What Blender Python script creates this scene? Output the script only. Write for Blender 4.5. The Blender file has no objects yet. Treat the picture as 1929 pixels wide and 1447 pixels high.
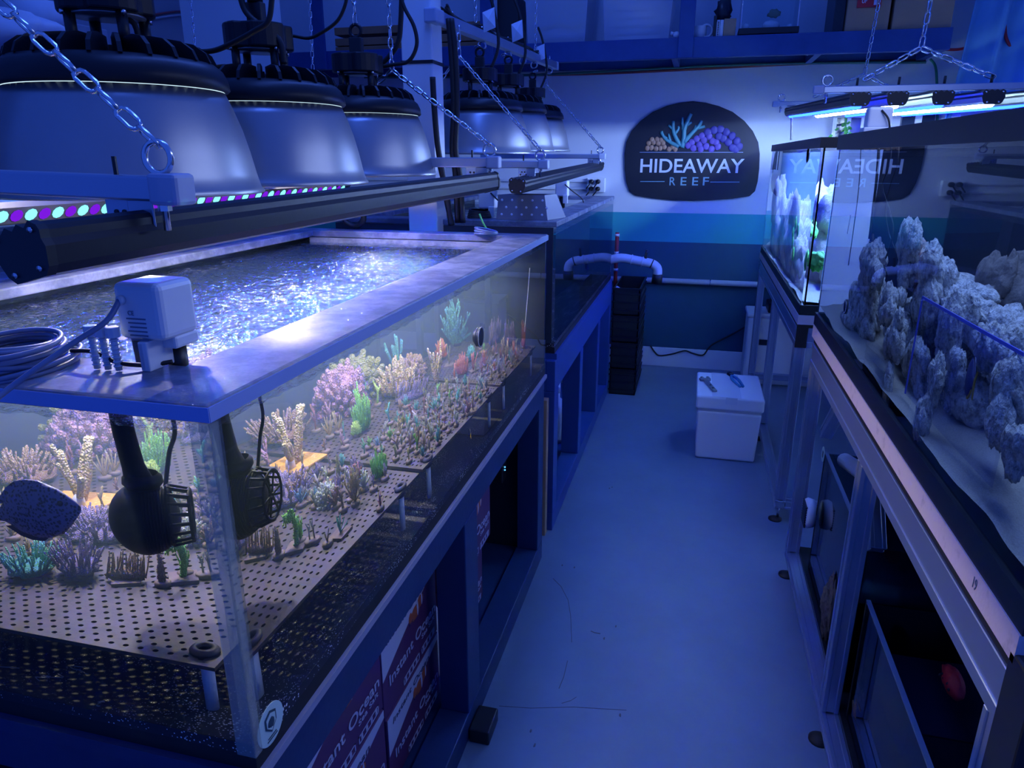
import bpy, math, random
from mathutils import Vector, Matrix, noise

# ------------------------------------------------------------------ camera, world, lights
scene = bpy.context.scene
FOC, CX, CY, CAM_H = 1337.0, 964.5, 723.5, 1.60
PITCH = math.atan(428.5 / FOC)
YAW = math.atan(358.5 * math.cos(PITCH) / FOC)
CAM = Vector((0, 0, CAM_H))
FWD = Vector((-math.sin(YAW) * math.cos(PITCH), math.cos(YAW) * math.cos(PITCH), -math.sin(PITCH)))
RGT = Vector((math.cos(YAW), math.sin(YAW), 0))
UPV = RGT.cross(FWD)
cam_data = bpy.data.cameras.new('camera')
cam_data.sensor_width = 36
cam_data.lens = FOC / 1929 * 36
cam_data.clip_start = 0.02
camera = bpy.data.objects.new('camera', cam_data)
camera.rotation_euler = (math.pi / 2 - PITCH, 0, YAW)
camera.location = CAM
scene.collection.objects.link(camera)
scene.camera = camera

world = bpy.data.worlds.new('world')
world.use_nodes = True
world.node_tree.nodes['Background'].inputs[0].default_value = (0.034, 0.12, 0.85, 1)
world.node_tree.nodes['Background'].inputs[1].default_value = 0.64
scene.world = world
scene.view_settings.view_transform = 'Standard'
scene.view_settings.look = 'None'
scene.view_settings.gamma = 1
scene.view_settings.use_curve_mapping = False
scene.view_settings.exposure = 0.0
cy = scene.cycles
cy.use_denoising = True
cy.max_bounces = 10
cy.transparent_max_bounces = 24
cy.transmission_bounces = 10
cy.caustics_refractive = True
cy.caustics_reflective = False
cy.sample_clamp_indirect = 15
cy.use_light_tree = False
cy.use_adaptive_sampling = True
cy.adaptive_threshold = 0.02
cy.volume_step_rate = 2

def area_light(name, loc, size, power, col, target=None):
    l = bpy.data.lights.new(name, 'AREA')
    l.shape = 'RECTANGLE'
    l.size, l.size_y = size
    l.energy = power
    l.color = col
    o = bpy.data.objects.new(name, l)
    o.location = loc
    d = (Vector(target) - Vector(loc)) if target else Vector((0, 0, -1))
    o.rotation_euler = d.to_track_quat('-Z', 'Y').to_euler()
    scene.collection.objects.link(o)
    return o
area_light('added_overhead_light', (-0.70, 2.2, 3.6), (0.25, 3.0), 38, (0.07, 0.18, 1.0))  # added unseen light for the blue floor gradient and right rails
area_light('added_overhead_light', (0.78, 1.55, 2.15), (0.5, 1.5), 17, (0.40, 0.52, 1.0))  # unseen light added above the frame for the right tank's rocks

# ------------------------------------------------------------------ picking points in the place
def ray(px, py):
    d = FWD + RGT * ((px - CX) / FOC) - UPV * ((py - CY) / FOC)
    return d.normalized()
def at_x(px, py, X):
    d = ray(px, py); return CAM + d * ((X - CAM.x) / d.x)
def at_y(px, py, Y):
    d = ray(px, py); return CAM + d * ((Y - CAM.y) / d.y)
def at_z(px, py, Z):
    d = ray(px, py); return CAM + d * ((Z - CAM.z) / d.z)
def wet(px, py, axis, val, k, target):
    """point seen through a pane of water filled glass (bent at the pane), on plane coordinate k = target"""
    d = ray(px, py); p = CAM + d * ((val - CAM[axis]) / d[axis])
    N = Vector((0, 0, 0)); N[axis] = -1 if d[axis] > 0 else 1
    c = -d.dot(N); r = 1 / 1.33
    t = r * d + (r * c - math.sqrt(1 - r * r * (1 - c * c))) * N
    return p + t * ((target - p[k]) / t[k])

# ------------------------------------------------------------------ materials
MATS = {}
def lin(c):
    return tuple(((x / 255) / 12.92 if x / 255 <= 0.04045 else ((x / 255 + 0.055) / 1.055) ** 2.4) for x in c)
def mat(name, col, rough=0.5, metal=0.0, bump=None, vary=None, emit=None, spec=0.5, alpha=None, coords='Object'):
    if name in MATS: return MATS[name]
    m = bpy.data.materials.new(name); m.use_nodes = True
    nt = m.node_tree; N = nt.nodes; L = nt.links
    b = N['Principled BSDF']
    b.inputs['Base Color'].default_value = (*col, 1)
    b.inputs['Roughness'].default_value = rough
    b.inputs['Metallic'].default_value = metal
    b.inputs['Specular IOR Level'].default_value = spec
    if alpha is not None: b.inputs['Alpha'].default_value = alpha
    if emit:
        b.inputs['Emission Color'].default_value = (*emit[0], 1)
        b.inputs['Emission Strength'].default_value = emit[1]
    if bump or vary:
        tc = N.new('ShaderNodeTexCoord')
    if vary:
        n = N.new('ShaderNodeTexNoise'); n.inputs['Scale'].default_value = vary[0]; n.inputs['Detail'].default_value = 6
        n.inputs['Roughness'].default_value = 0.65
        L.new(tc.outputs[coords], n.inputs['Vector'])
        r = N.new('ShaderNodeValToRGB'); r.color_ramp.elements[0].position = vary[2] if len(vary) > 2 else 0.3
        r.color_ramp.elements[1].position = vary[3] if len(vary) > 3 else 0.7
        r.color_ramp.elements[0].color = (*vary[1], 1); r.color_ramp.elements[1].color = (*col, 1)
        L.new(n.outputs['Fac'], r.inputs['Fac']); L.new(r.outputs['Color'], b.inputs['Base Color'])
    if bump:
        n2 = N.new('ShaderNodeTexNoise'); n2.inputs['Scale'].default_value = bump[0]; n2.inputs['Detail'].default_value = 4
        L.new(tc.outputs[coords], n2.inputs['Vector'])
        bp = N.new('ShaderNodeBump'); bp.inputs['Strength'].default_value = bump[1]; bp.inputs['Distance'].default_value = bump[2] if len(bump) > 2 else 0.004
        L.new(n2.outputs['Fac'], bp.inputs['Height']); L.new(bp.outputs['Normal'], b.inputs['Normal'])
    MATS[name] = m
    return m
def emitter(name, col, strength, sample=False):
    if name in MATS: return MATS[name]
    m = bpy.data.materials.new(name); m.use_nodes = True
    nt = m.node_tree; nt.nodes.clear()
    e = nt.nodes.new('ShaderNodeEmission'); o = nt.nodes.new('ShaderNodeOutputMaterial')
    e.inputs[0].default_value = (*col, 1); e.inputs[1].default_value = strength
    nt.links.new(e.outputs[0], o.inputs[0])
    m.cycles.emission_sampling = 'AUTO' if sample else 'NONE'
    MATS[name] = m
    return m
def shader(name, fn):
    if name in MATS: return MATS[name]
    m = bpy.data.materials.new(name); m.use_nodes = True
    m.node_tree.nodes.clear()
    out = m.node_tree.nodes.new('ShaderNodeOutputMaterial')
    fn(m.node_tree, out)
    MATS[name] = m
    return m
def _glass(nt, out):
    g = nt.nodes.new('ShaderNodeBsdfGlass'); g.inputs['Color'].default_value = (0.93, 0.97, 0.98, 1)
    g.inputs['Roughness'].default_value = 0; g.inputs['IOR'].default_value = 1.33
    nt.links.new(g.outputs[0], out.inputs[0])
GLASS = shader('wet_glass', _glass)
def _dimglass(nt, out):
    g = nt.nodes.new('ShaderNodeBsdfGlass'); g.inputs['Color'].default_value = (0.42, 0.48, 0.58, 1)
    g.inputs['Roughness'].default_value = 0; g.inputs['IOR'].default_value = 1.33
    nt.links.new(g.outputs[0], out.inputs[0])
GLASS_DIM = shader('dimming_tinted_glass', _dimglass)  # tint put in to dim the bright far tank behind it
def _clear(nt, out):
    t = nt.nodes.new('ShaderNodeBsdfTransparent'); nt.links.new(t.outputs[0], out.inputs[0])
CLEAR = shader('clear', _clear)
def _thin(tint, mn, rough=0.0, bump=None):
    def f(nt, out):
        N, L = nt.nodes, nt.links
        t = N.new('ShaderNodeBsdfTransparent'); t.inputs[0].default_value = (*tint, 1)
        g = N.new('ShaderNodeBsdfGlossy'); g.inputs['Roughness'].default_value = rough
        lw = N.new('ShaderNodeLayerWeight'); lw.inputs[0].default_value = 0.5
        p = N.new('ShaderNodeMath'); p.operation = 'POWER'; p.inputs[1].default_value = 5
        mr = N.new('ShaderNodeMapRange'); mr.inputs[3].default_value = mn; mr.inputs[4].default_value = 1
        L.new(lw.outputs['Facing'], p.inputs[0]); L.new(p.outputs[0], mr.inputs[0])
        mx = N.new('ShaderNodeMixShader')
        L.new(mr.outputs[0], mx.inputs[0]); L.new(t.outputs[0], mx.inputs[1]); L.new(g.outputs[0], mx.inputs[2])
        if bump:
            tc = N.new('ShaderNodeTexCoord'); n = N.new('ShaderNodeTexNoise'); mp = N.new('ShaderNodeMapping')
            mp.inputs['Scale'].default_value = bump[2]
            n.inputs['Scale'].default_value = bump[0]; n.inputs['Detail'].default_value = 3
            b = N.new('ShaderNodeBump'); b.inputs['Strength'].default_value = bump[1]; b.inputs['Distance'].default_value = bump[3] if len(bump) > 3 else 0.01
            L.new(tc.outputs['Object'], mp.inputs[0]); L.new(mp.outputs[0], n.inputs['Vector']); L.new(n.outputs['Fac'], b.inputs['Height'])
            L.new(b.outputs[0], g.inputs['Normal']); L.new(b.outputs[0], lw.inputs['Normal'])
        L.new(mx.outputs[0], out.inputs[0])
    return f
WATER = shader('water', _thin((0.86, 0.93, 0.97), 0.12, 0.004, (55, 1.0, (1, 1, 1), 0.016)))
WATER_CALM = shader('dark_water', _thin((0.5, 0.65, 0.8), 0.04, 0.05, (18, 0.3, (1, 1, 1))))
THIN_GLASS = shader('thin_glass', _thin((0.9, 0.95, 0.97), 0.05))
PLASTIC_CLEAR = shader('clear_plastic', _thin((0.75, 0.8, 0.9), 0.08, 0.2))
def _haze(nt, out):
    v = nt.nodes.new('ShaderNodeVolumeScatter'); v.inputs['Color'].default_value = (0.42, 0.64, 1.0, 1)
    v.inputs['Density'].default_value = 0.38; v.inputs['Anisotropy'].default_value = 0.2
    nt.links.new(v.outputs[0], out.inputs['Volume'])
HAZE = shader('water_haze', _haze)

M_WALL = mat('wall_white', (0.72, 0.74, 0.78), 0.7, bump=(60, 0.05), vary=(2, (0.68, 0.70, 0.74)))
M_TEAL = mat('wall_teal', (0.03, 0.36, 0.42), 0.65)
M_NAVY = mat('wall_navy', (0.012, 0.065, 0.13), 0.65)
M_WHITE = mat('white_paint', (0.78, 0.79, 0.8), 0.45)
M_FLOOR = mat('floor_paint', (0.165, 0.24, 0.325), 0.42, vary=(3.5, (0.135, 0.20, 0.28)), bump=(40, 0.06))
M_BLUEWOOD = mat('blue_painted_wood', (0.022, 0.075, 0.27), 0.5, vary=(9, (0.017, 0.06, 0.22)), bump=(70, 0.12))
M_STANDW = mat('blue_paint_shaded', (0.010, 0.034, 0.12), 0.5, vary=(9, (0.008, 0.027, 0.10)), bump=(70, 0.12))  # same blue paint as the second stand, darkened for shade
M_BLACK = mat('black_plastic', (0.012, 0.013, 0.016), 0.4)
M_BLACKM = mat('black_metal', (0.012, 0.014, 0.02), 0.4, bump=(120, 0.05), spec=0.3)
M_DARK = mat('dark_panel', (0.012, 0.018, 0.03), 0.35)
M_RUBBER = mat('black_rubber', (0.01, 0.01, 0.012), 0.6)
M_CHROME = mat('galvanised_steel', (0.75, 0.76, 0.8), 0.22, 1.0)
M_ALU = mat('aluminium_extrusion', (0.42, 0.49, 0.62), 0.38, 0.85)
M_ALUP = mat('brushed_aluminium', (0.42, 0.43, 0.46), 0.36, 0.75, bump=(35, 0.04), vary=(5, (0.36, 0.37, 0.40)))
M_PVC = mat('white_pvc', (0.80, 0.81, 0.82), 0.35)
M_GREYPIPE = mat('grey_conduit', (0.45, 0.47, 0.5), 0.45)
M_PLY = mat('raw_timber', (0.42, 0.27, 0.17), 0.65, vary=(14, (0.33, 0.2, 0.12)), bump=(60, 0.1))
M_PLANK = mat('pale_timber', (0.70, 0.56, 0.56), 0.6, vary=(22, (0.36, 0.28, 0.25), 0.18, 0.42), bump=(80, 0.2))
M_CARD = mat('cardboard', (0.42, 0.27, 0.16), 0.75, vary=(6, (0.38, 0.24, 0.14)))
M_BINP = mat('milky_bin', (.72, .75, .85), .35, alpha=.32)
M_STYRO = mat('styrofoam', (0.82, 0.83, 0.84), 0.65, bump=(220, 0.12))

# ------------------------------------------------------------------ mesh tools
COL = scene.collection
WLOC = {}
def basis(d):
    d = Vector(d).normalized()
    a = Vector((0, 0, 1)) if abs(d.z) < 0.95 else Vector((1, 0, 0))
    u = a.cross(d).normalized(); v = d.cross(u)
    return u, v, d
class MB:
    def __init__(s): s.v, s.f, s.m = [], [], []
    def add(s, vs, fs, mi=0):
        o = len(s.v); s.v += [Vector(v) for v in vs]
        s.f += [tuple(i + o for i in f) for f in fs]; s.m += [mi] * len(fs)
        return s
    def box(s, x0, x1, y0, y1, z0, z1, mi=0):
        vs = [(x, y, z) for z in (z0, z1) for y in (y0, y1) for x in (x0, x1)]
        return s.add(vs, [(0, 2, 3, 1), (4, 5, 7, 6), (0, 1, 5, 4), (2, 6, 7, 3), (0, 4, 6, 2), (1, 3, 7, 5)], mi)
    def bar(s, p0, p1, w, h, mi=0, up=None):
        p0, p1 = Vector(p0), Vector(p1); d = (p1 - p0).normalized()
        a = Vector(up) if up else (Vector((0, 0, 1)) if abs(d.z) < 0.95 else Vector((0, 1, 0)))
        u = d.cross(a).normalized() * (w / 2); v = u.cross(d).normalized() * (h / 2)
        vs = [p + a1 * u + b1 * v for p in (p0, p1) for a1, b1 in ((-1, -1), (1, -1), (1, 1), (-1, 1))]
        return s.add(vs, [(0, 1, 2, 3), (7, 6, 5, 4), (0, 4, 5, 1), (1, 5, 6, 2), (2, 6, 7, 3), (3, 7, 4, 0)], mi)
    def tube(s, pts, r, n=8, mi=0, cap=True, squash=1.0):
        pts = [Vector(p) for p in pts]; k = len(pts)
        rs = r if isinstance(r, (list, tuple)) else [r] * k
        u = None; o = len(s.v); vs = []; fs = []
        for i, p in enumerate(pts):
            d = (pts[min(i + 1, k - 1)] - pts[max(i - 1, 0)])
            if d.length < 1e-9: d = Vector((0, 0, 1))
            d.normalize()
            if u is None: u, _, _ = basis(d)
            u = (u - d * u.dot(d)); u = u.normalized() if u.length > 1e-6 else basis(d)[0]
            v = d.cross(u)
            for j in range(n):
                a = 2 * math.pi * j / n
                vs.append(p + rs[i] * (math.cos(a) * u + squash * math.sin(a) * v))
        for i in range(k - 1):
            for j in range(n):
                a, b = i * n + j, i * n + (j + 1) % n
                fs.append((a, b, b + n, a + n))
        if cap:
            fs.append(tuple(range(n))[::-1]); fs.append(tuple((k - 1) * n + j for j in range(n)))
        return s.add(vs, fs, mi)
    def lathe(s, prof, c=(0, 0, 0), n=24, mi=0, axis=(0, 0, 1), cap=False):
        u, v, d = basis(axis); c = Vector(c); vs = []; fs = []
        if tuple(axis) == (0, 0, 1): u, v = Vector((1, 0, 0)), Vector((0, 1, 0))
        for (r, z) in prof:
            for j in range(n):
                a = 2 * math.pi * j / n
                vs.append(c + d * z + r * (math.cos(a) * u + math.sin(a) * v))
        for i in range(len(prof) - 1):
            for j in range(n):
                a, b = i * n + j, i * n + (j + 1) % n
                fs.append((a, b, b + n, a + n))
        if cap:
            fs.append(tuple(range(n))[::-1]); fs.append(tuple((len(prof) - 1) * n + j for j in range(n)))
        return s.add(vs, fs, mi)
    def cyl(s, p0, p1, r, n=12, mi=0, r1=None):
        return s.tube([p0, p1], [r, r if r1 is None else r1], n, mi)
    def torus(s, c, R, r, axis=(0, 0, 1), n=16, m=6, mi=0, sx=1.0, sy=1.0):
        u, v, d = basis(axis); c = Vector(c); vs = []; fs = []
        for i in range(n):
            a = 2 * math.pi * i / n
            e = math.cos(a) * u * sx + math.sin(a) * v * sy
            for j in range(m):
                b = 2 * math.pi * j / m
                vs.append(c + e * R + e.normalized() * r * math.cos(b) + d * r * math.sin(b))
        for i in range(n):
            for j in range(m):
                a = i * m + j; b = i * m + (j + 1) % m; c2 = ((i + 1) % n) * m + (j + 1) % m; d2 = ((i + 1) % n) * m + j
                fs.append((a, d2, c2, b))
        return s.add(vs, fs, mi)
    def prism(s, poly, fn, t0, t1, mi=0):
        """poly: 2d outline; fn(a, b, t) -> point"""
        n = len(poly)
        vs = [fn(a, b, t0) for a, b in poly] + [fn(a, b, t1) for a, b in poly]
        fs = [tuple(range(n))[::-1], tuple(range(n, 2 * n))] + [(i, (i + 1) % n, n + (i + 1) % n, n + i) for i in range(n)]
        return s.add(vs, fs, mi)
    def blob(s, c, rad, seed=0, amp=0.3, freq=2.0, res=16, mi=0, detail=3, flat=None, billow=False):
        c = Vector(c); rad = Vector(rad); vs = []; fs = []; off = Vector((seed * 7.3, seed * 3.1, seed * 1.7)); n = res * 2
        for i in range(res + 1):
            th = math.pi * i / res
            for j in range(n):
                ph = 2 * math.pi * j / n
                d = Vector((math.sin(th) * math.cos(ph), math.sin(th) * math.sin(ph), math.cos(th)))
                k = 1.0; a = amp; q = freq
                for o_ in range(detail):
                    k += a * ((1.6 * abs(noise.noise(d * q + off)) - .35) if billow and o_ else noise.noise(d * q + off)); a *= 0.6 if billow else 0.55; q *= 2.1
                p = Vector((d.x * rad.x, d.y * rad.y, d.z * rad.z)) * k
                if flat is not None: p.z = max(p.z, flat)
                vs.append(c + p)
        for i in range(res):
            for j in range(n):
                a, b = i * n + j, i * n + (j + 1) % n
                fs.append((a, a + n, b + n, b))
        return s.add(vs, fs, mi)
    def build(s, name, mats, parent=None, smooth=False, bevel=0, seg=2, auto=None):
        if not isinstance(mats, (list, tuple)): mats = [mats]
        if parent is not None: org = WLOC[parent]
        else:
            lo = Vector((min(v.x for v in s.v), min(v.y for v in s.v), min(v.z for v in s.v)))
            hi = Vector((max(v.x for v in s.v), max(v.y for v in s.v), 0))
            org = Vector(((lo.x + hi.x) / 2, (lo.y + hi.y) / 2, lo.z))
        me = bpy.data.meshes.new(name)
        me.from_pydata([v - org for v in s.v], [], s.f)
        for m in mats: me.materials.append(m)
        if len(mats) > 1: me.polygons.foreach_set('material_index', s.m)
        if smooth: me.polygons.foreach_set('use_smooth', [True] * len(s.f))
        me.update()
        o = bpy.data.objects.new(name, me); COL.objects.link(o)
        if parent is not None: o.parent = parent
        else: o.location = org
        WLOC[o] = org.copy()
        if bevel:
            b = o.modifiers.new('bevel', 'BEVEL'); b.width = bevel; b.segments = seg; b.limit_method = 'ANGLE'; b.angle_limit = math.radians(40)
        if auto:
            w = o.modifiers.new('wn', 'WEIGHTED_NORMAL')
        return o
def tag(o, label=None, cat=None, group=None, kind=None):
    if label: o['label'] = label
    if cat: o['category'] = cat
    if group: o['group'] = group
    if kind: o['kind'] = kind
    return o
def thing(name, label, cat, loc=(0, 0, 0), group=None):
    o = bpy.data.objects.new(name, None); COL.objects.link(o)
    o.location = loc; o.empty_display_size = 0.05
    WLOC[o] = Vector(loc)
    return tag(o, label, cat, group)
def struct(o): o['kind'] = 'structure'; return o
def kids(o): return [c for c in COL.objects if c.parent == o]
def copy_tree(o, parent=None, ch=None):
    c = o.copy(); COL.objects.link(c); c.parent = parent
    for k in o.children: copy_tree(k, c)
    return c
def part_like(src, name, parent, matrix):
    o = bpy.data.objects.new(name, src); COL.objects.link(o); o.parent = parent; o.matrix_local = matrix
    return o
def catmull(pts, n=6):
    pts = [Vector(p) for p in pts]; out = []
    for i in range(len(pts) - 1):
        p0, p1, p2, p3 = pts[max(i - 1, 0)], pts[i], pts[i + 1], pts[min(i + 2, len(pts) - 1)]
        for k in range(n):
            t = k / n
            out.append(0.5 * ((2 * p1) + (p2 - p0) * t + (2 * p0 - 5 * p1 + 4 * p2 - p3) * t * t + (3 * p1 - p0 - 3 * p2 + p3) * t ** 3))
    out.append(pts[-1]); return out
def cable(name, label, pts, r=0.004, m=None, group=None, cat='cable', n=6):
    o = MB().tube(catmull(pts, n), r, 6).build(name, m or M_RUBBER, None, True)
    return tag(o, label, cat, group)
LINKS = {}
def link_mesh(L, w, r):
    key = (round(L, 4), round(w, 4), round(r, 4))
    if key not in LINKS:
        mb = MB(); pts = []
        R = w / 2 - r; h = L / 2 - w / 2
        for k in range(5):
            a = math.pi * k / 4; pts.append((R * math.cos(a), 0, h + R * math.sin(a)))
        for k in range(5):
            a = math.pi + math.pi * k / 4; pts.append((R * math.cos(a), 0, -h + R * math.sin(a)))
        n, m = len(pts), 4; vs = []; fs = []
        for i in range(n):
            d = (Vector(pts[(i + 1) % n]) - Vector(pts[i - 1])).normalized(); u = Vector((0, 1, 0)); v = d.cross(u)
            for j in range(m):
                a = 2 * math.pi * j / m + 0.78; vs.append(Vector(pts[i]) + r * (math.cos(a) * u + math.sin(a) * v))
        for i in range(n):
            for j in range(m):
                fs.append((i * m + j, i * m + (j + 1) % m, ((i + 1) % n) * m + (j + 1) % m, ((i + 1) % n) * m + j))
        me = bpy.data.meshes.new('chain_link'); me.from_pydata(vs, [], fs); me.materials.append(M_CHROME)
        me.polygons.foreach_set('use_smooth', [True] * len(fs)); LINKS[key] = me
    return LINKS[key]
def chain(label, runs, L=0.036, w=0.019, r=0.0028, group=None, extra=None):
    """one hanging chain; runs is a list of polylines"""
    t = thing('chain', label, 'chain', runs[0][0], group)
    me = link_mesh(L, w, r); pitch = L - 2.2 * r; org = Vector(runs[0][0])
    for run in runs:
        for a, b in zip(run[:-1], run[1:]):
            a, b = Vector(a), Vector(b); d = b - a; n = max(1, round(d.length / pitch)); dn = d.normalized()
            q = dn.to_track_quat('Z', 'Y').to_matrix().to_4x4()
            for i in range(n):
                p = a + d * ((i + 0.5) / n)
                part_like(me, 'link', t, Matrix.Translation(p - org) @ q @ Matrix.Rotation(math.pi / 4 + (i % 2) * math.pi / 2, 4, 'Z'))
    return t
def text(name, body, parent, m, loc, width, height, rot, depth=0.0015, bold=0.0, shear=0.0):
    cu = bpy.data.curves.new(name, 'FONT'); cu.body = body; cu.align_x = 'CENTER'; cu.align_y = 'CENTER'
    cu.extrude = depth; cu.offset = bold; cu.shear = shear; cu.materials.append(m)
    o = bpy.data.objects.new(name, cu); COL.objects.link(o)
    bpy.context.view_layer.update()
    d = o.dimensions
    o.scale = (width / max(d.x, 1e-4), height / max(d.y, 1e-4), 1)
    o.rotation_euler = rot
    sc_ = o.scale.copy()
    me = bpy.data.meshes.new_from_object(o.evaluated_get(bpy.context.evaluated_depsgraph_get()))
    bpy.data.objects.remove(o); bpy.data.curves.remove(cu)
    o = bpy.data.objects.new(name, me); COL.objects.link(o); o.scale = sc_; o.rotation_euler = rot
    if not me.materials: me.materials.append(m)
    if parent is not None: o.parent = parent; o.location = Vector(loc) - WLOC[parent]
    else: o.location = loc
    return o
FACE_CAM = (math.pi / 2, 0, 0)            # lettering that faces -y
FACE_AISLE = (math.pi / 2, 0, math.pi / 2)  # lettering that faces +x
R90 = math.pi / 2
rnd = random.Random(7)
# ================================================================== the room
YW = 5.60
floor = struct(MB().box(-4.2, 3.0, -2.5, YW + 0.1, -0.05, 0).build('floor', M_FLOOR))
mk = mat('floor_mark', (0.10, 0.11, 0.13), 0.7)
def floor_crack(pxs, w=0.0013):
    MB().tube([at_z(x, y, 0.0005) for x, y in pxs], w, 5).build('crack', mk, floor)
floor_crack([(1042, 1090), (1057, 1105), (1070, 1130), (1075, 1160), (1077, 1210)])
floor_crack([(1069, 1245), (1062, 1275), (1053, 1297)])
floor_crack([(1113, 1189), (1120, 1192), (1131, 1194)], 0.002)
floor_crack([(940, 1330), (1000, 1334), (1080, 1332), (1180, 1338)], 0.0009)
floor_crack([(1058, 1325), (1075, 1320), (1086, 1313)], 0.0009)
for p in [(1059, 1065), (1082, 1069), (1153, 918), (1160, 1180), (1168, 1347), (1138, 1203), (1000, 1377), (1007, 1404), (1148, 920)]:
    c = at_z(p[0], p[1], 0.0)
    MB().blob(c, (0.003, 0.007, 0.0012), p[0], 0.4, 2, 6).build('speck', mk, floor, True)

zt, zs = 1.196, 0.981
w = MB()
w.box(-4.2, 3.0, YW, YW + 0.1, zt, 3.4, 0).box(-4.2, 3.0, YW, YW + 0.1, zs, zt, 1).box(-4.2, 3.0, YW, YW + 0.1, -0.05, zs, 2)
struct(w.build('wall_back', [M_WALL, M_TEAL, M_NAVY]))
struct(MB().box(-0.62, 3.0, YW - 0.016, YW, 0, 0.155).build('baseboard_back', M_WHITE, None, False, 0.004))
struct(MB().box(2.6, 2.7, 0.2, YW, -0.05, 3.4).build('wall_right', M_WALL))
struct(MB().box(-3.7, -3.6, 0.2, YW, -0.05, 3.4).build('wall_left', mat('wall_shaded_grey', (0.34, 0.36, 0.42), 0.7)))  # darker copy of the wall colour, with its shade put in

# white partition far behind the lamps and the white post behind the coral tank
a, b = at_y(345, 60, 4.3), at_y(512, 60, 4.3)
struct(MB().box(a.x, b.x, 4.3, 4.42, 0, 3.3).build('wall_partition', M_WALL))
post = thing('post', 'tall square white post behind the coral tank with a black band', 'post', (-1.075, 2.81, 0))
MB().box(-1.136, -1.012, 2.75, 2.87, 0, 3.3).build('column_body', M_WHITE, post, False, 0.006)
MB().box(-1.139, -1.009, 2.747, 2.873, 1.935, 1.947).build('band', M_RUBBER, post)

# ------------------------------------------------------------------ sign
sg = thing('sign', 'black arched wall sign with white lettering and painted corals', 'sign', (-0.085, YW, 1.29))
outl = [(1177, 290), (1180, 268), (1190, 247), (1207, 228), (1230, 211), (1256, 200), (1280, 194), (1305, 191), (1330, 194), (1354, 200), (1380, 211),
        (1402, 228), (1418, 247), (1428, 268), (1431, 290), (1430, 318), (1427, 342), (1422, 360), (1412, 369), (1380, 374), (1340, 377), (1304, 378),
        (1268, 377), (1228, 373), (1197, 368), (1186, 360), (1180, 342), (1177, 318)]
M_SIGN = mat('sign_black', (0.006, 0.009, 0.02), 0.45)
poly = [(at_y(x, y, YW).x, at_y(x, y, YW).z) for x, y in outl]
MB().prism(poly, lambda a, b, t: (a, t, b), YW - 0.022, YW - 0.001).build('board', M_SIGN, sg, False, 0.003)
SY = YW - 0.024
M_LET = mat('lettering_white', (0.62, 0.66, 0.78), 0.5)
M_LET2 = mat('lettering_teal', (0.22, 0.42, 0.5), 0.5)
def signp(x, y): return at_y(x, y, SY)
c = signp(1300.5, 314); text('lettering', 'HIDEAWAY', sg, M_LET, c, 0.735, 0.098, FACE_CAM, 0.002, 0.012)
for i, (ch, x) in enumerate(zip('REEF', (1266, 1287, 1309, 1329))):
    text('lettering', ch, sg, M_LET2, signp(x, 342.5), 0.042, 0.058, FACE_CAM, 0.002, 0.006)
for x0, x1, y in ((1205, 1400, 287), (1206, 1252, 342), (1338, 1393, 343)):
    MB().bar(signp(x0, y), signp(x1, y), 0.004, 0.005).build('rule_line', M_LET2 if y > 300 else mat('rule_grey', (0.18, 0.22, 0.35), 0.5), sg)
M_SC1 = mat('sign_coral_teal', (0.07, 0.26, 0.30), 0.5); M_SC2 = mat('sign_coral_tan', (0.34, 0.2, 0.12), 0.5)
M_SC3 = mat('sign_coral_violet', (0.13, 0.08, 0.36), 0.5); M_SC4 = mat('sign_coral_indigo', (0.055, 0.045, 0.25), 0.5)
mb = MB()
def sb(pts, r):
    mb.tube(catmull([signp(x, y) for x, y in pts], 3), [r * (1 - 0.35 * i / (3 * (len(pts) - 1))) for i in range(3 * (len(pts) - 1) + 1)], 7, squash=1.0)
for pts, r in [(((1284, 278), (1288, 262), (1289, 245), (1296, 226), (1302, 214)), .02), (((1282, 275), (1272, 258), (1268, 244), (1268, 228)), .018),
               (((1279, 276), (1262, 268), (1250, 258), (1246, 247)), .016), (((1288, 268), (1302, 252), (1316, 238), (1322, 227)), .018),
               (((1289, 245), (1285, 232), (1286, 221)), .013), (((1294, 236), (1303, 230)), .012), (((1268, 244), (1259, 236)), .012), (((1271, 252), (1278, 243), (1277, 238)), .012),
               (((1256, 262), (1244, 251)), .012), (((1263, 268), (1259, 252)), .012), (((1308, 247), (1311, 236)), .012), (((1313, 242), (1328, 238)), .013), (((1288, 255), (1285, 238)), .012)]:
    sb(pts, r)
mb.build('painted_coral', M_SC1, sg, True)
def bumps(spots, r, m, seed):
    for i, (x, y) in enumerate(spots):
        p = signp(x, y); MB().blob(p, (r, 0.006, r), seed + i, 0.16, 3, 6).build('painted_polyp', m, sg, True)
bumps([(1219, 279), (1227, 278), (1236, 280), (1244, 279), (1251, 277), (1222, 270), (1231, 268), (1240, 270), (1249, 269), (1228, 263), (1238, 263), (1245, 264), (1260, 281), (1267, 277), (1272, 281)], .019, M_SC2, 1)
bumps([(1296, 274), (1303, 268), (1312, 262), (1306, 279), (1317, 273), (1322, 256), (1326, 264), (1330, 276), (1340, 281), (1342, 266), (1336, 257), (1352, 276), (1320, 281), (1349, 268)], .024, M_SC3, 20)
bumps([(1333, 249), (1345, 245), (1357, 244), (1368, 249), (1379, 256), (1388, 266), (1392, 276), (1354, 257), (1372, 268), (1380, 278), (1362, 261), (1386, 281)], .028, M_SC4, 40)

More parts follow.
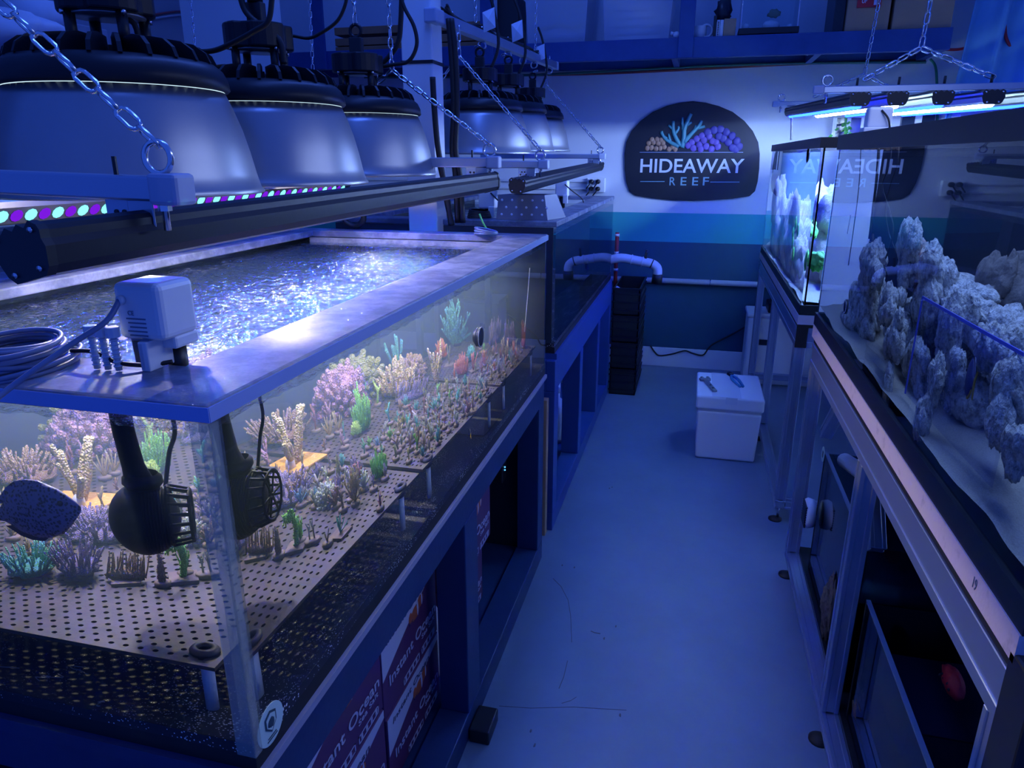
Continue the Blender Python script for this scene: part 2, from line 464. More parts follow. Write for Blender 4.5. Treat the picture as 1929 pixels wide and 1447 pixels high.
# ------------------------------------------------------------------ conduit, outlet, cord on the back wall
pp = thing('wall_pipe', 'grey pipe running along the dark lower back wall', 'pipe', (0, YW - 0.03, 0.69))
MB().cyl((-1.4, YW - 0.035, 0.69), (1.6, YW - 0.035, 0.69), 0.021, 12).build('tube', M_GREYPIPE, pp, True)
for x in (-0.9, 0.13, 0.95): MB().torus((x, YW - 0.035, 0.69), 0.022, 0.005, (1, 0, 0), 12, 6).build('clip', M_CHROME, pp, True)
ot = thing('outlet_box', 'white outlet box with black plugs beside the sign', 'outlet', (-0.764, YW, 1.34))
MB().box(-0.831, -0.697, YW - 0.05, YW, 1.342, 1.446).build('plate', M_WHITE, ot, False, 0.004)
for x, z in ((-0.795, 1.42), (-0.745, 1.42), (-0.795, 1.368), (-0.745, 1.368)):
    MB().cyl((x, YW - 0.05, z), (x, YW - 0.085, z), 0.017, 10).build('plug', M_BLACK, ot, True)
    MB().tube(catmull([(x, YW - 0.08, z), (x - 0.01, YW - 0.1, z - 0.02), (x - 0.035, YW - 0.09, z - 0.05)], 4), 0.005, 6).build('plug_cord', M_BLACK, ot, True)
cd = thing('wall_raceway', 'pair of pale horizontal raceways left of the outlet box', 'raceway', (-2.0, YW, 1.4))
MB().box(-3.2, -0.83, YW - 0.02, YW, 1.415, 1.435).build('rail', M_WHITE, cd)
MB().box(-3.2, -0.83, YW - 0.02, YW, 1.36, 1.375).build('rail', M_WHITE, cd)
cable('cord', 'thin black cord sagging across the white baseboard', [at_y(x, y, YW - 0.022) for x, y in ((1225, 651), (1234, 664), (1243, 670), (1266, 667), (1280, 663), (1292, 661), (1306, 666), (1324, 669), (1334, 657), (1344, 648), (1375, 632), (1400, 618), (1418, 608))], 0.006)
cable('cord', 'red cord looping from the loft shelf end to the curtain', [at_y(x, y, 5.2) for x, y in ((1775, 93), (1812, 92), (1850, 75), (1894, 38))], 0.009, mat('red_cord', (0.45, 0.02, 0.03), 0.4))
cable('cord', 'red cord hanging against the blue curtain', [at_y(x, y, 5.15) for x, y in ((1893, 40), (1895, 70), (1905, 88), (1920, 85), (1940, 70))], 0.009, MATS['red_cord'])
cable('cord', 'thin green cord dropping from the loft shelf corner', [at_y(x, y, YW - 0.03) for x, y in ((1752, 111), (1762, 125), (1765, 160), (1766, 240))], 0.008, mat('green_cord', (0.02, 0.25, 0.12), 0.5))
# bundled wires under the loft shelf along the wall
for k, (col, nm, lb) in enumerate((((0.25, 0.05, 0.04), 'wire_red', 'reddish wire running along under the loft shelf'), ((0.05, 0.18, 0.13), 'wire_green', 'greenish wire running along under the loft shelf'))):
    cable('wire', lb, [(x, YW - 0.05 - 0.02 * k, 2.185 + 0.03 * math.sin(x * 1.7 + k) * 0.5) for x in (-2.6, -2.0, -1.4, -0.8, -0.2, 0.4, 1.0, 1.36)], 0.009, mat(nm, col, 0.5))

# ------------------------------------------------------------------ loft shelf on the back wall
YS = 5.0; ZB, ZT = 2.19, 2.31
lf = thing('loft_shelf', 'blue painted timber loft shelf across the back wall', 'shelf', (-0.8, 5.3, 2.19))
MB().box(-3.3, 1.345, YS, YS + 0.045, ZB, ZT).build('front_beam', M_BLUEWOOD, lf, False, 0.004)
MB().box(-3.3, 1.345, YS + 0.045, YW, ZT - 0.04, ZT - 0.015).build('deck', M_BLUEWOOD, lf)
MB().box(-3.3, 1.345, YW - 0.045, YW, ZB + 0.01, ZT - 0.04).build('rear_beam', M_BLUEWOOD, lf)
MB().box(1.30, 1.345, YS + 0.045, YW - 0.045, ZB + 0.005, ZT - 0.04).build('end_beam', M_BLUEWOOD, lf)
for x in (-0.24, 0.62, -1.1, -1.96):
    MB().box(x, x + 0.04, YS + 0.045, YW - 0.045, ZB + 0.005, ZT - 0.04).build('joist', M_BLUEWOOD, lf)
for x0, x1 in ((-0.2, -0.107), (-1.49, -1.40), (-2.72, -2.63)):
    MB().box(x0, x1, YS - 0.02, YS, ZB, 3.3).build('upright', M_BLUEWOOD, lf, False, 0.003)
def bin_(x0, x1, label, fill):
    b = thing('storage_bin', label, 'bin', ((x0 + x1) / 2, 5.2, ZT))
    f = 0.94
    cxm = (x0 + x1) / 2; hw = (x1 - x0) / 2
    mb = MB(); z0, z1 = ZT - 0.014, ZT + 0.42
    for (a0, b0, a1, b1) in ((-1, -1, 1, -1), (1, -1, 1, 1), (1, 1, -1, 1), (-1, 1, -1, -1)):
        vs = []
        for (aa, bb, z, k) in ((a0, b0, z0, 0.88), (a1, b1, z0, 0.88), (a1, b1, z1, 1), (a0, b0, z1, 1)):
            vs.append((cxm + aa * hw * k, 5.24 + bb * 0.19 * k, z))
        mb.add(vs, [(0, 1, 2, 3)])
    mb.add([(cxm + aa * hw * .88, 5.24 + bb * .19 * .88, z0) for aa, bb in ((-1, -1), (1, -1), (1, 1), (-1, 1))], [(0, 1, 2, 3)])
    o = mb.build('bin_body', M_BINP, b); s_ = o.modifiers.new('s', 'SOLIDIFY'); s_.thickness = 0.004
    MB().box(cxm - hw * 1.03, cxm + hw * 1.03, 5.24 - .2, 5.24 + .2, z1, z1 + .02).build('lid', M_WHITE, b, False, 0.004)
    return b
bin_(-1.21, -0.78, 'clear plastic storage bin on the loft, holding yellowish oddments', 0)
bin_(-0.70, -0.24, 'clear plastic storage bin of white foam rolls on the loft', 1)
M_FOAM = mat('white_foam', (0.78, 0.79, 0.83), 0.6)
for k, (z, x0, x1) in enumerate(((2.335, -0.62, -0.33), (2.385, -0.60, -0.36), (2.43, -0.64, -0.34), (2.48, -0.61, -0.36), (2.53, -0.63, -0.33))):
    o = MB().cyl((x0, 5.2 + .012 * (k % 2), z), (x1, 5.2 + .012 * (k % 2), z), 0.025, 12).build('foam_roll', M_FOAM, None, True)
    tag(o, ('lowest', 'second lowest', 'middle', 'second highest', 'topmost')[k] + ' white foam roll in the clear bin on the loft', 'roll', 'foam rolls in the loft bin')
tag(MB().tube(catmull([(-1.12, 5.2, 2.42), (-1.0, 5.18, 2.435), (-0.9, 5.2, 2.42), (-0.84, 5.2, 2.44)], 5), .012, 6).build('tubing', mat('yellow_tube', (.5, .36, .12), .5), None, True), 'yellowish tubing inside the clear bin on the loft', 'tubing')
tag(MB().blob((-1.0, 5.24, 2.37), (.15, .1, .06), 4, .3, 2, 10, flat=-.06).build('plastic_bag', mat('pale_bag', (.5, .52, .62), .4), None, True), 'crumpled pale plastic bag inside the clear loft bin', 'bag')
# dark speaker box between bins, mug, ornament, books
tag(MB().box(-1.395, -1.25, 5.06, 5.3, ZT - .014, ZT + .3).build('speaker_box', M_BLACK, None, False, .006), 'dark box beside the upright on the loft shelf', 'box')
mg = thing('mug', 'pale mug with a round handle beside the loft upright', 'mug', (-0.05, 5.12, ZT))
MB().lathe([(0, .0), (.04, 0), (.042, .09), (.038, .09), (.036, .01), (0, .01)], (-0.075, 5.12, ZT - .014), 16).build('cup', M_WHITE, mg, True)
MB().torus((-0.035, 5.1, ZT + .045), .036, .008, (0, 1, 0), 16, 6).build('handle', M_WHITE, mg, True)
sh = thing('shell', 'small pale shell ornament left of the loft upright', 'ornament', (-0.22, 5.03, ZT))
MB().blob((-0.215, 5.03, ZT + .02), (.024, .015, .02), 3, .2, 3, 8).build('shell_body', M_WHITE, sh, True)
MB().cyl((-0.235, 5.03, ZT + .025), (-0.252, 5.03, ZT + .03), .012, 8).build('spire', M_WHITE, sh, True)
M_BOOKW = mat('book_white', (.6, .62, .66), .5)
for k, (x0, x1, h, m, lb) in enumerate(((0.005, 0.024, .12, M_BLACK, 'black book leaning beside the striped book on the loft'), (0.026, 0.044, .095, None, 'black and white striped book spine on the loft'),
                                        (0.046, 0.066, .095, M_BOOKW, 'white paperback standing on the loft shelf'), (0.068, 0.14, .1, M_CARD, 'brown cardboard carton beside the books on the loft'))):
    t = thing('book' if k < 3 else 'carton', lb, 'book' if k < 3 else 'box', ((x0 + x1) / 2, 5.1, ZT - .014))
    if k != 1: MB().box(x0, x1, 5.03, 5.18, ZT - .014, ZT + h).build('cover', m, t, False, .002)
    else:
        MB().box(x0, x1, 5.03, 5.18, ZT - .014, ZT + h).build('cover', M_BOOKW, t)
        for q in range(9): MB().box(x0 + .005, x1 - .005, 5.0285, 5.031, ZT + q * .0098, ZT + q * .0098 + .006).build('stripe', M_BLACK, t)
tag(MB().blob((0.06, 5.12, ZT + .16), (.05, .04, .07), 12, .4, 3, 8).build('ornament', M_DARK, None, True), 'dark branchy ornament on top of the loft books', 'ornament')
# small aquarium on the loft
tk = thing('small_aquarium', 'small empty glass aquarium with black trim on the loft', 'aquarium', (0.33, 5.2, ZT))
x0, x1, y0, y1 = 0.165, 0.5, 5.02, 5.3
MB().box(x0 - .008, x1 + .008, y0 - .008, y1 + .008, ZT + .005, ZT + .04).build('base_trim', M_BLACK, tk, False, .003)
for bx in ((x0, x1, y0, y0 + .005), (x0, x1, y1 - .005, y1), (x0, x0 + .005, y0, y1), (x1 - .005, x1, y0, y1)):
    MB().box(*bx, ZT + .04, ZT + .45).build('pane', THIN_GLASS, tk)
for x, y in ((x0, y0), (x1 - .006, y0)): MB().box(x, x + .006, y - .001, y + .006, ZT + .04, ZT + .45).build('seam', mat('seam_pale', (.5, .55, .65), .4), tk)
MB().box(x0 + .02, x1 - .05, y0 + .03, y1, ZT - .015, ZT + .004).build('mat_pad', M_WHITE, tk)
for x, z, r, lb in ((0.2, .055, .022, 'small round white pebble inside the loft aquarium'), (0.35, .06, .05, 'flat white stone inside the loft aquarium'), (0.46, .05, .016, 'tiny white pebble at the loft aquarium end')):
    tag(MB().blob((x, 5.1, ZT + z), (r, .025, .6 * r if r > .03 else r), x * 50, .2, 2, 8).build('pebble', M_WHITE, None, True), lb, 'stone')
tag(MB().blob((0.36, 5.09, ZT + .125), (.035, .012, .025), 5, .4, 3, 8).build('moss_clump', mat('moss', (.18, .22, .1), .7), None, True), 'green and brown clump stuck in the loft aquarium', 'plant')
# cardboard boxes
for x0, x1, lb in ((0.765, 1.0, 'cardboard box with a red arrow label on the loft'), (1.02, 1.335, 'plain cardboard box at the end of the loft shelf')):
    t = thing('cardboard_box', lb, 'box', ((x0 + x1) / 2, 5.2, ZT - .014))
    MB().box(x0, x1, 5.02, 5.45, ZT - .014, ZT + .42).build('carton_body', M_CARD, t, False, .004)
    if x0 < .9:
        p = at_y(1635, 8, 5.018)
        MB().box(.815, .945, 5.012, 5.0195, ZT + .125, ZT + .24).build('red_label', mat('label_red', (.5, .02, .03), .5), t)
        for j, wd in enumerate(('THIS', 'SIDE', 'UP')): text('lettering', wd, t, M_LET, (.852, 5.010, ZT + .219 - j * .031), (.048, .05, .028)[j], .023, FACE_CAM, .001, .012)
        mb = MB(); ax, az = .912, ZT + .135
        mb.prism([(-.008, 0), (.008, 0), (.008, .05), (.022, .05), (0, .09), (-.022, .05), (-.008, .05)], lambda a, b, tt: (ax + a, tt, az + b), 5.009, 5.0125)
        mb.build('arrow', M_LET, t)
tag(MB().box(0.70, 0.762, 5.05, 5.4, ZT - .014, ZT + .4).build('binder_box', M_DARK, None, False, .004), 'narrow dark box left of the cardboard boxes on the loft', 'box')
# timber stored on the loft, left
for k, (z, lb) in enumerate(((ZT + .005, 'lowest orange brown plank of the timber stored on the loft'), (ZT + .06, 'middle orange brown plank of the timber stored on the loft'), (ZT + .13, 'topmost orange brown plank of the timber stored on the loft'))):
    tag(MB().box(-2.6, -1.5 + .03 * k, 5.08, 5.22, z - .019, z + .03).build('plank', mat('stored_timber', (.4, .19, .09), .6, vary=(8, (.3, .14, .07))), None, False, .003), lb, 'plank')

# ------------------------------------------------------------------ right side: curtain, plant, frames behind the rack
cu = MB(); vs = []; fs = []; n = 60
for i in range(n + 1):
    t = i / n; x = 1.52 + t * 0.95
    yo = 0.05 * math.sin(t * 34) + .02 * math.sin(t * 71)
    for z in (1.15, 2.0, 3.2): vs.append((x - (0.13 * (2.6 - z) if z < 2.6 else 0) * (1 - t) , 5.12 + yo * (1.1 if z < 2 else .8), z))
for i in range(n):
    for j in range(2): fs.append((i * 3 + j, i * 3 + 3 + j, i * 3 + 4 + j, i * 3 + 1 + j))
cu.add(vs, fs)
ct = cu.build('curtain', mat('blue_curtain', (.17, .42, .62), .7), None, True); s_ = ct.modifiers.new('s', 'SOLIDIFY'); s_.thickness = .006
tag(ct, 'pale blue pleated curtain at the right edge', 'curtain')
# ================================================================== coral tank (left, near)
TX0, TX1, TY0, TY1, TZ0, TZ1 = -1.50, -0.525, 0.652, 2.57, 0.826, 1.332
WZ = 1.292; PZ = 0.940      # water level, top of the coral racks
def _acrylic(nt, out):
    N, L = nt.nodes, nt.links
    b = N.new('ShaderNodeBsdfPrincipled'); b.inputs['Roughness'].default_value = 0.42; b.inputs['Specular IOR Level'].default_value = 0.2
    tc = N.new('ShaderNodeTexCoord'); n = N.new('ShaderNodeTexNoise'); n.inputs['Scale'].default_value = 9; n.inputs['Detail'].default_value = 8; n.inputs['Roughness'].default_value = 0.7
    L.new(tc.outputs['Object'], n.inputs['Vector'])
    r = N.new('ShaderNodeValToRGB'); r.color_ramp.elements[0].position = .42; r.color_ramp.elements[1].position = .58
    r.color_ramp.elements[0].color = (.14, .17, .26, 1); r.color_ramp.elements[1].color = (.22, .25, .34, 1)
    L.new(n.outputs['Fac'], r.inputs['Fac']); L.new(r.outputs['Color'], b.inputs['Base Color'])
    t = N.new('ShaderNodeBsdfTransparent'); t.inputs[0].default_value = (.9, .94, 1, 1)
    mx = N.new('ShaderNodeMixShader')
    mr = N.new('ShaderNodeMapRange'); mr.inputs[1].default_value = .4; mr.inputs[2].default_value = .65; mr.inputs[3].default_value = .62; mr.inputs[4].default_value = .88
    L.new(n.outputs['Fac'], mr.inputs[0]); L.new(mr.outputs[0], mx.inputs[0]); L.new(t.outputs[0], mx.inputs[1]); L.new(b.outputs[0], mx.inputs[2])
    n2 = N.new('ShaderNodeTexNoise'); n2.inputs['Scale'].default_value = 140; L.new(tc.outputs['Object'], n2.inputs['Vector'])
    bp = N.new('ShaderNodeBump'); bp.inputs['Strength'].default_value = .12; bp.inputs['Distance'].default_value = .003
    L.new(n2.outputs['Fac'], bp.inputs['Height']); L.new(bp.outputs[0], b.inputs['Normal'])
    L.new(mx.outputs[0], out.inputs[0])
ACRYLIC = shader('stained_acrylic', _acrylic)
def _seam(nt, out):
    N, L = nt.nodes, nt.links
    b = N.new('ShaderNodeBsdfPrincipled'); b.inputs['Base Color'].default_value = (.62, .62, .56, 1); b.inputs['Roughness'].default_value = .25
    t = N.new('ShaderNodeBsdfTransparent'); t.inputs[0].default_value = (.9, .93, .92, 1)
    mx = N.new('ShaderNodeMixShader'); mx.inputs[0].default_value = .26
    L.new(t.outputs[0], mx.inputs[1]); L.new(b.outputs[0], mx.inputs[2]); L.new(mx.outputs[0], out.inputs[0])
SEAM = shader('acrylic_seam', _seam)
def _tankfloor(nt, out):
    N, L = nt.nodes, nt.links
    b = N.new('ShaderNodeBsdfPrincipled'); b.inputs['Roughness'].default_value = .5
    tc = N.new('ShaderNodeTexCoord')
    v = N.new('ShaderNodeTexVoronoi'); v.inputs['Scale'].default_value = 190; L.new(tc.outputs['Object'], v.inputs['Vector'])
    n = N.new('ShaderNodeTexNoise'); n.inputs['Scale'].default_value = 7; n.inputs['Detail'].default_value = 3; L.new(tc.outputs['Object'], n.inputs['Vector'])
    mr = N.new('ShaderNodeMapRange'); mr.inputs[1].default_value = .35; mr.inputs[2].default_value = .7; mr.inputs[3].default_value = .06; mr.inputs[4].default_value = .34
    L.new(n.outputs['Fac'], mr.inputs[0])
    lt = N.new('ShaderNodeMath'); lt.operation = 'LESS_THAN'; L.new(v.outputs['Distance'], lt.inputs[0]); L.new(mr.outputs[0], lt.inputs[1])
    m = N.new('ShaderNodeMix'); m.data_type = 'RGBA'; m.inputs[6].default_value = (.012, .014, .02, 1); m.inputs[7].default_value = (.85, .82, .75, 1)
    L.new(lt.outputs[0], m.inputs[0]); L.new(m.outputs[2], b.inputs['Base Color']); L.new(b.outputs[0], out.inputs[0])
TANKFLOOR = shader('specked_black_floor', _tankfloor)

def slab(bx, glass_side, name, parent, outer=GLASS):
    """pane: box with the outer face refracting and the rest clear; face order of MB.box: -z +z -y +y -x +x"""
    mb = MB().box(*bx)
    k = {'-z': 0, '+z': 1, '-y': 2, '+y': 3, '-x': 4, '+x': 5}[glass_side]
    mb.m = [1 if i == k else 0 for i in range(6)]
    return mb.build(name, [CLEAR, outer], parent)
def water_sheet(x0, x1, y0, y1, z, parent, m, amp=.004, step=.0125, name='water_surface', seed=0, steep=0.0):
    nx, ny = int((x1 - x0) / step), int((y1 - y0) / step); vs = []; fs = []
    for j in range(ny + 1):
        for i in range(nx + 1):
            x = x0 + (x1 - x0) * i / nx; y = y0 + (y1 - y0) * j / ny
            h = noise.noise((x * 7 + seed, y * 9, 0)) + .55 * noise.noise((x * 18 + seed, y * 23, 3)) + .3 * noise.noise((x * 40 + seed, y * 48, 5)) + steep * (.55 * noise.noise((x * 26, y * 34, 9)) + .42 * noise.noise((x * 48, y * 62, 2)))
            vs.append((x, y, z + amp * h))
    for j in range(ny):
        for i in range(nx):
            a = j * (nx + 1) + i; fs.append((a, a + 1, a + nx + 2, a + nx + 1))
    return MB().add(vs, fs).build(name, m, parent, True)

tank = thing('coral_tank', 'long acrylic coral tank full of frag racks, nearest on the left', 'aquarium', ((TX0 + TX1) / 2, (TY0 + TY1) / 2, TZ0))
MB().box(TX0, TX1, TY0, TY1, TZ0, TZ0 + .018).build('tank_floor', TANKFLOOR, tank)
slab((TX0, TX1, TY0, TY0 + .012, TZ0 + .018, TZ1 - .024), '-y', 'front_pane', tank)
slab((TX1 - .012, TX1, TY0, TY1, TZ0 + .018, TZ1 - .024), '+x', 'side_pane', tank)
M_BACKP = mat('dark_back_pane', (.03, .04, .055), .35)
MB().box(TX0, TX0 + .012, TY0 + .012, TY1, TZ0 + .018, TZ1 - .024).build('far_side_pane', M_BACKP, tank)
MB().box(TX0 + .012, TX1 - .012, TY1 - .012, TY1, TZ0 + .018, TZ1 - .024).build('back_pane', M_BACKP, tank)
def rim_frame(x0, x1, y0, y1, z0, z1, wl, wr, wf, wb, m, parent):
    mb = MB(); xi0, xi1, yi0, yi1 = x0 + wl, x1 - wr, y0 + wf, y1 - wb
    O = [(x0, y0), (x1, y0), (x1, y1), (x0, y1)]; I = [(xi0, yi0), (xi1, yi0), (xi1, yi1), (xi0, yi1)]
    vs = [(a, b, z) for z in (z0, z1) for a, b in O + I]; fs = []
    for i in range(4):
        j = (i + 1) % 4
        fs += [(8 + i, 8 + j, 12 + j, 12 + i), (i, 4 + i, 4 + j, j), (i, j, 8 + j, 8 + i), (4 + i, 12 + i, 12 + j, 4 + j)]
    return mb.add(vs, fs).build('rim', m, parent, False, .004)
rim_frame(TX0, TX1 + .004, TY0 - .004, TY1, TZ1 - .024, TZ1, .08, .134, .134, .09, ACRYLIC, tank)
M_EDGE = mat('blue_lit_acrylic_edge', (.34, .42, .72), .18)  # blue streak of light on the rim edge put into strip colour
MB().box(TX0, TX1 + .005, TY0 - .0055, TY0 - .0042, TZ1 - .021, TZ1 - .003).build('lit_rim_strip', M_EDGE, tank)
MB().box(TX1 + .0042, TX1 + .0055, TY0 - .004, TY1, TZ1 - .021, TZ1 - .003).build('lit_rim_strip', M_EDGE, tank)
MB().box(TX0 + .081, TX1 - .135, TY1 - .115, TY1 - .1, TZ1 - .05, TZ1 - .024).build('weir_strip', ACRYLIC, tank)
for i in range(34):
    x = TX0 + .13 + i * .0185
    MB().box(x, x + .008, TY1 - .104, TY1 - .098, TZ1 - .075, TZ1 - .045).build('weir_tooth', M_RUBBER, tank)
MB().box(TX1 - .022, TX1 - .013, TY0 + .013, TY0 + .03, TZ0 + .018, TZ1 - .024).build('corner_seam', SEAM, tank)
MB().box(TX1 - .026, TX1 + .003, TY0 - .003, TY0 - .0005, TZ0, TZ1 - .024).build('corner_edge', SEAM, tank)
MB().box(TX1 + .0005, TX1 + .003, TY0 - .003, TY0 + .012, TZ0, TZ1 - .024).build('corner_edge', SEAM, tank)
water_sheet(TX0 + .013, TX1 - .013, TY0 + .013, TY1 - .013, WZ, tank, WATER, .0055, .0065, steep=1.3)
hz = MB().box(TX0 + .014, TX1 - .014, TY0 + .014, TY1 - .014, TZ0 + .02, WZ - .006).build('water_body', HAZE, tank)
# round sticker on the side pane
stk = MB().lathe([(0, 0), (.031, 0), (.031, .001), (0, .001)], (TX1 + .0005, .690, .846), 28, 0, (1, 0, 0)).build('sticker', mat('sticker_green', (.55, .72, .62), .5), tank)
mb = MB(); sx = TX1 + .002
def shield(k, x0, x1, m, nm):
    pl = [(-.013, .012), (0, .019), (.013, .012), (.013, -.004), (0, -.017), (-.013, -.004)]
    MB().prism([(a * k, b * k) for a, b in pl], lambda a, b, t: (t, .690 + a, .850 + b), x0, x1).build(nm, m, stk)
M_STK = mat('sticker_ink', (.04, .08, .09), .5)
shield(1.0, sx, sx + .0006, M_STK, 'shield'); shield(.8, sx + .0006, sx + .001, MATS['sticker_green'], 'shield_field')
MB().blob((sx + .0012, .690, .850), (.0008, .007, .008), 3, .4, 3, 8).build('wave_mark', M_STK, stk, True)
for k, (z, ww) in enumerate(((.827, .02), (.823, .024))): MB().box(sx, sx + .0006, .690 - ww / 2, .690 + ww / 2, z, z + .0015).build('fine_print', M_STK, stk)

# ------------------------------------------------------------------ perforated racks
M_RACK = mat('rack_grey', (.034, .027, .020), .6, vary=(16, (.082, .056, .03), .35, .62), bump=(160, .12))
def rack(x0, x1, y0, y1, label, legs):
    t = thing('coral_rack', label, 'rack', ((x0 + x1) / 2, (y0 + y1) / 2, TZ0 + .018))
    px_, py_ = .0245, .0205; nx = int((x1 - x0 - .012) / px_); ny = int((y1 - y0 - .012) / py_)
    vs = []; fs = []; th = .006; r = .0048
    mx, my = (x1 - x0 - nx * px_) / 2, (y1 - y0 - ny * py_) / 2
    def quad(a0, a1, b0, b1):
        o = len(vs); vs.extend([(a0, b0, PZ), (a1, b0, PZ), (a1, b1, PZ), (a0, b1, PZ)]); fs.append((o, o + 1, o + 2, o + 3))
    for j in range(ny):
        b0 = y0 + my + j * py_; b1 = b0 + py_; cyy = (b0 + b1) / 2
        xs = x0 + mx; odd = j % 2
        cnt = nx - odd
        if odd: quad(xs, xs + px_ / 2, b0, b1); quad(xs + (nx - .5) * px_, xs + nx * px_, b0, b1)
        for i in range(cnt):
            a0 = xs + (i + .5 * odd) * px_; a1 = a0 + px_; cxx = (a0 + a1) / 2
            o = len(vs)
            ring = [(a1, cyy), (a1, b1), (cxx, b1), (a0, b1), (a0, cyy), (a0, b0), (cxx, b0), (a1, b0)]
            for k in range(8): vs.append((ring[k][0], ring[k][1], PZ))
            for z in (PZ, PZ - th):
                for k in range(8):
                    a = 2 * math.pi * k / 8; vs.append((cxx + r * math.cos(a), cyy + r * math.sin(a), z))
            for k in range(8):
                k2 = (k + 1) % 8
                fs.append((o + k, o + k2, o + 8 + k2, o + 8 + k)); fs.append((o + 8 + k, o + 8 + k2, o + 16 + k2, o + 16 + k))
    quad(x0, x1, y0, y0 + my); quad(x0, x1, y1 - my, y1); quad(x0, x0 + mx, y0 + my, y1 - my); quad(x1 - mx, x1, y0 + my, y1 - my)
    mb = MB().add(vs, fs)
    for e in (((x0, y0), (x1, y0)), ((x1, y0), (x1, y1)), ((x1, y1), (x0, y1)), ((x0, y1), (x0, y0))):
        mb.add([(*e[0], PZ - th), (*e[1], PZ - th), (*e[1], PZ), (*e[0], PZ)], [(0, 1, 2, 3)])
    mb.build('perforated_plate', M_RACK, t)
    for lx, ly in legs:
        MB().cyl((lx, ly, TZ0 + .019), (lx, ly, PZ - .008), .0105, 14).build('leg', M_PVC, t, True)
        MB().cyl((lx, ly, PZ - .017), (lx, ly, PZ - .007), .0165, 16).build('lower_collar', M_RUBBER, t, True)
        MB().lathe([(.010, 0), (.023, 0), (.0235, .004), (.019, .0085), (.0115, .0085), (.010, .004)], (lx, ly, PZ), 22).build('grommet', M_RUBBER, t, True)
RX0, RX1 = -1.455, -.588
rack(RX0, RX1, .690, 1.325, 'perforated grey coral rack nearest the front pane', ((-.622, .735), (-1.40, .75), (-.61, 1.245), (-1.4, 1.25)))
rack(RX0, RX1, 1.345, 1.955, 'perforated grey coral rack in the middle of the coral tank', ((-.612, 1.40), (-1.4, 1.4), (-.60, 1.87), (-1.4, 1.9)))
rack(RX0, RX1, 1.975, 2.46, 'perforated grey coral rack at the far end of the coral tank', ((-.60, 2.03), (-1.4, 2.05), (-.60, 2.40), (-1.4, 2.4)))

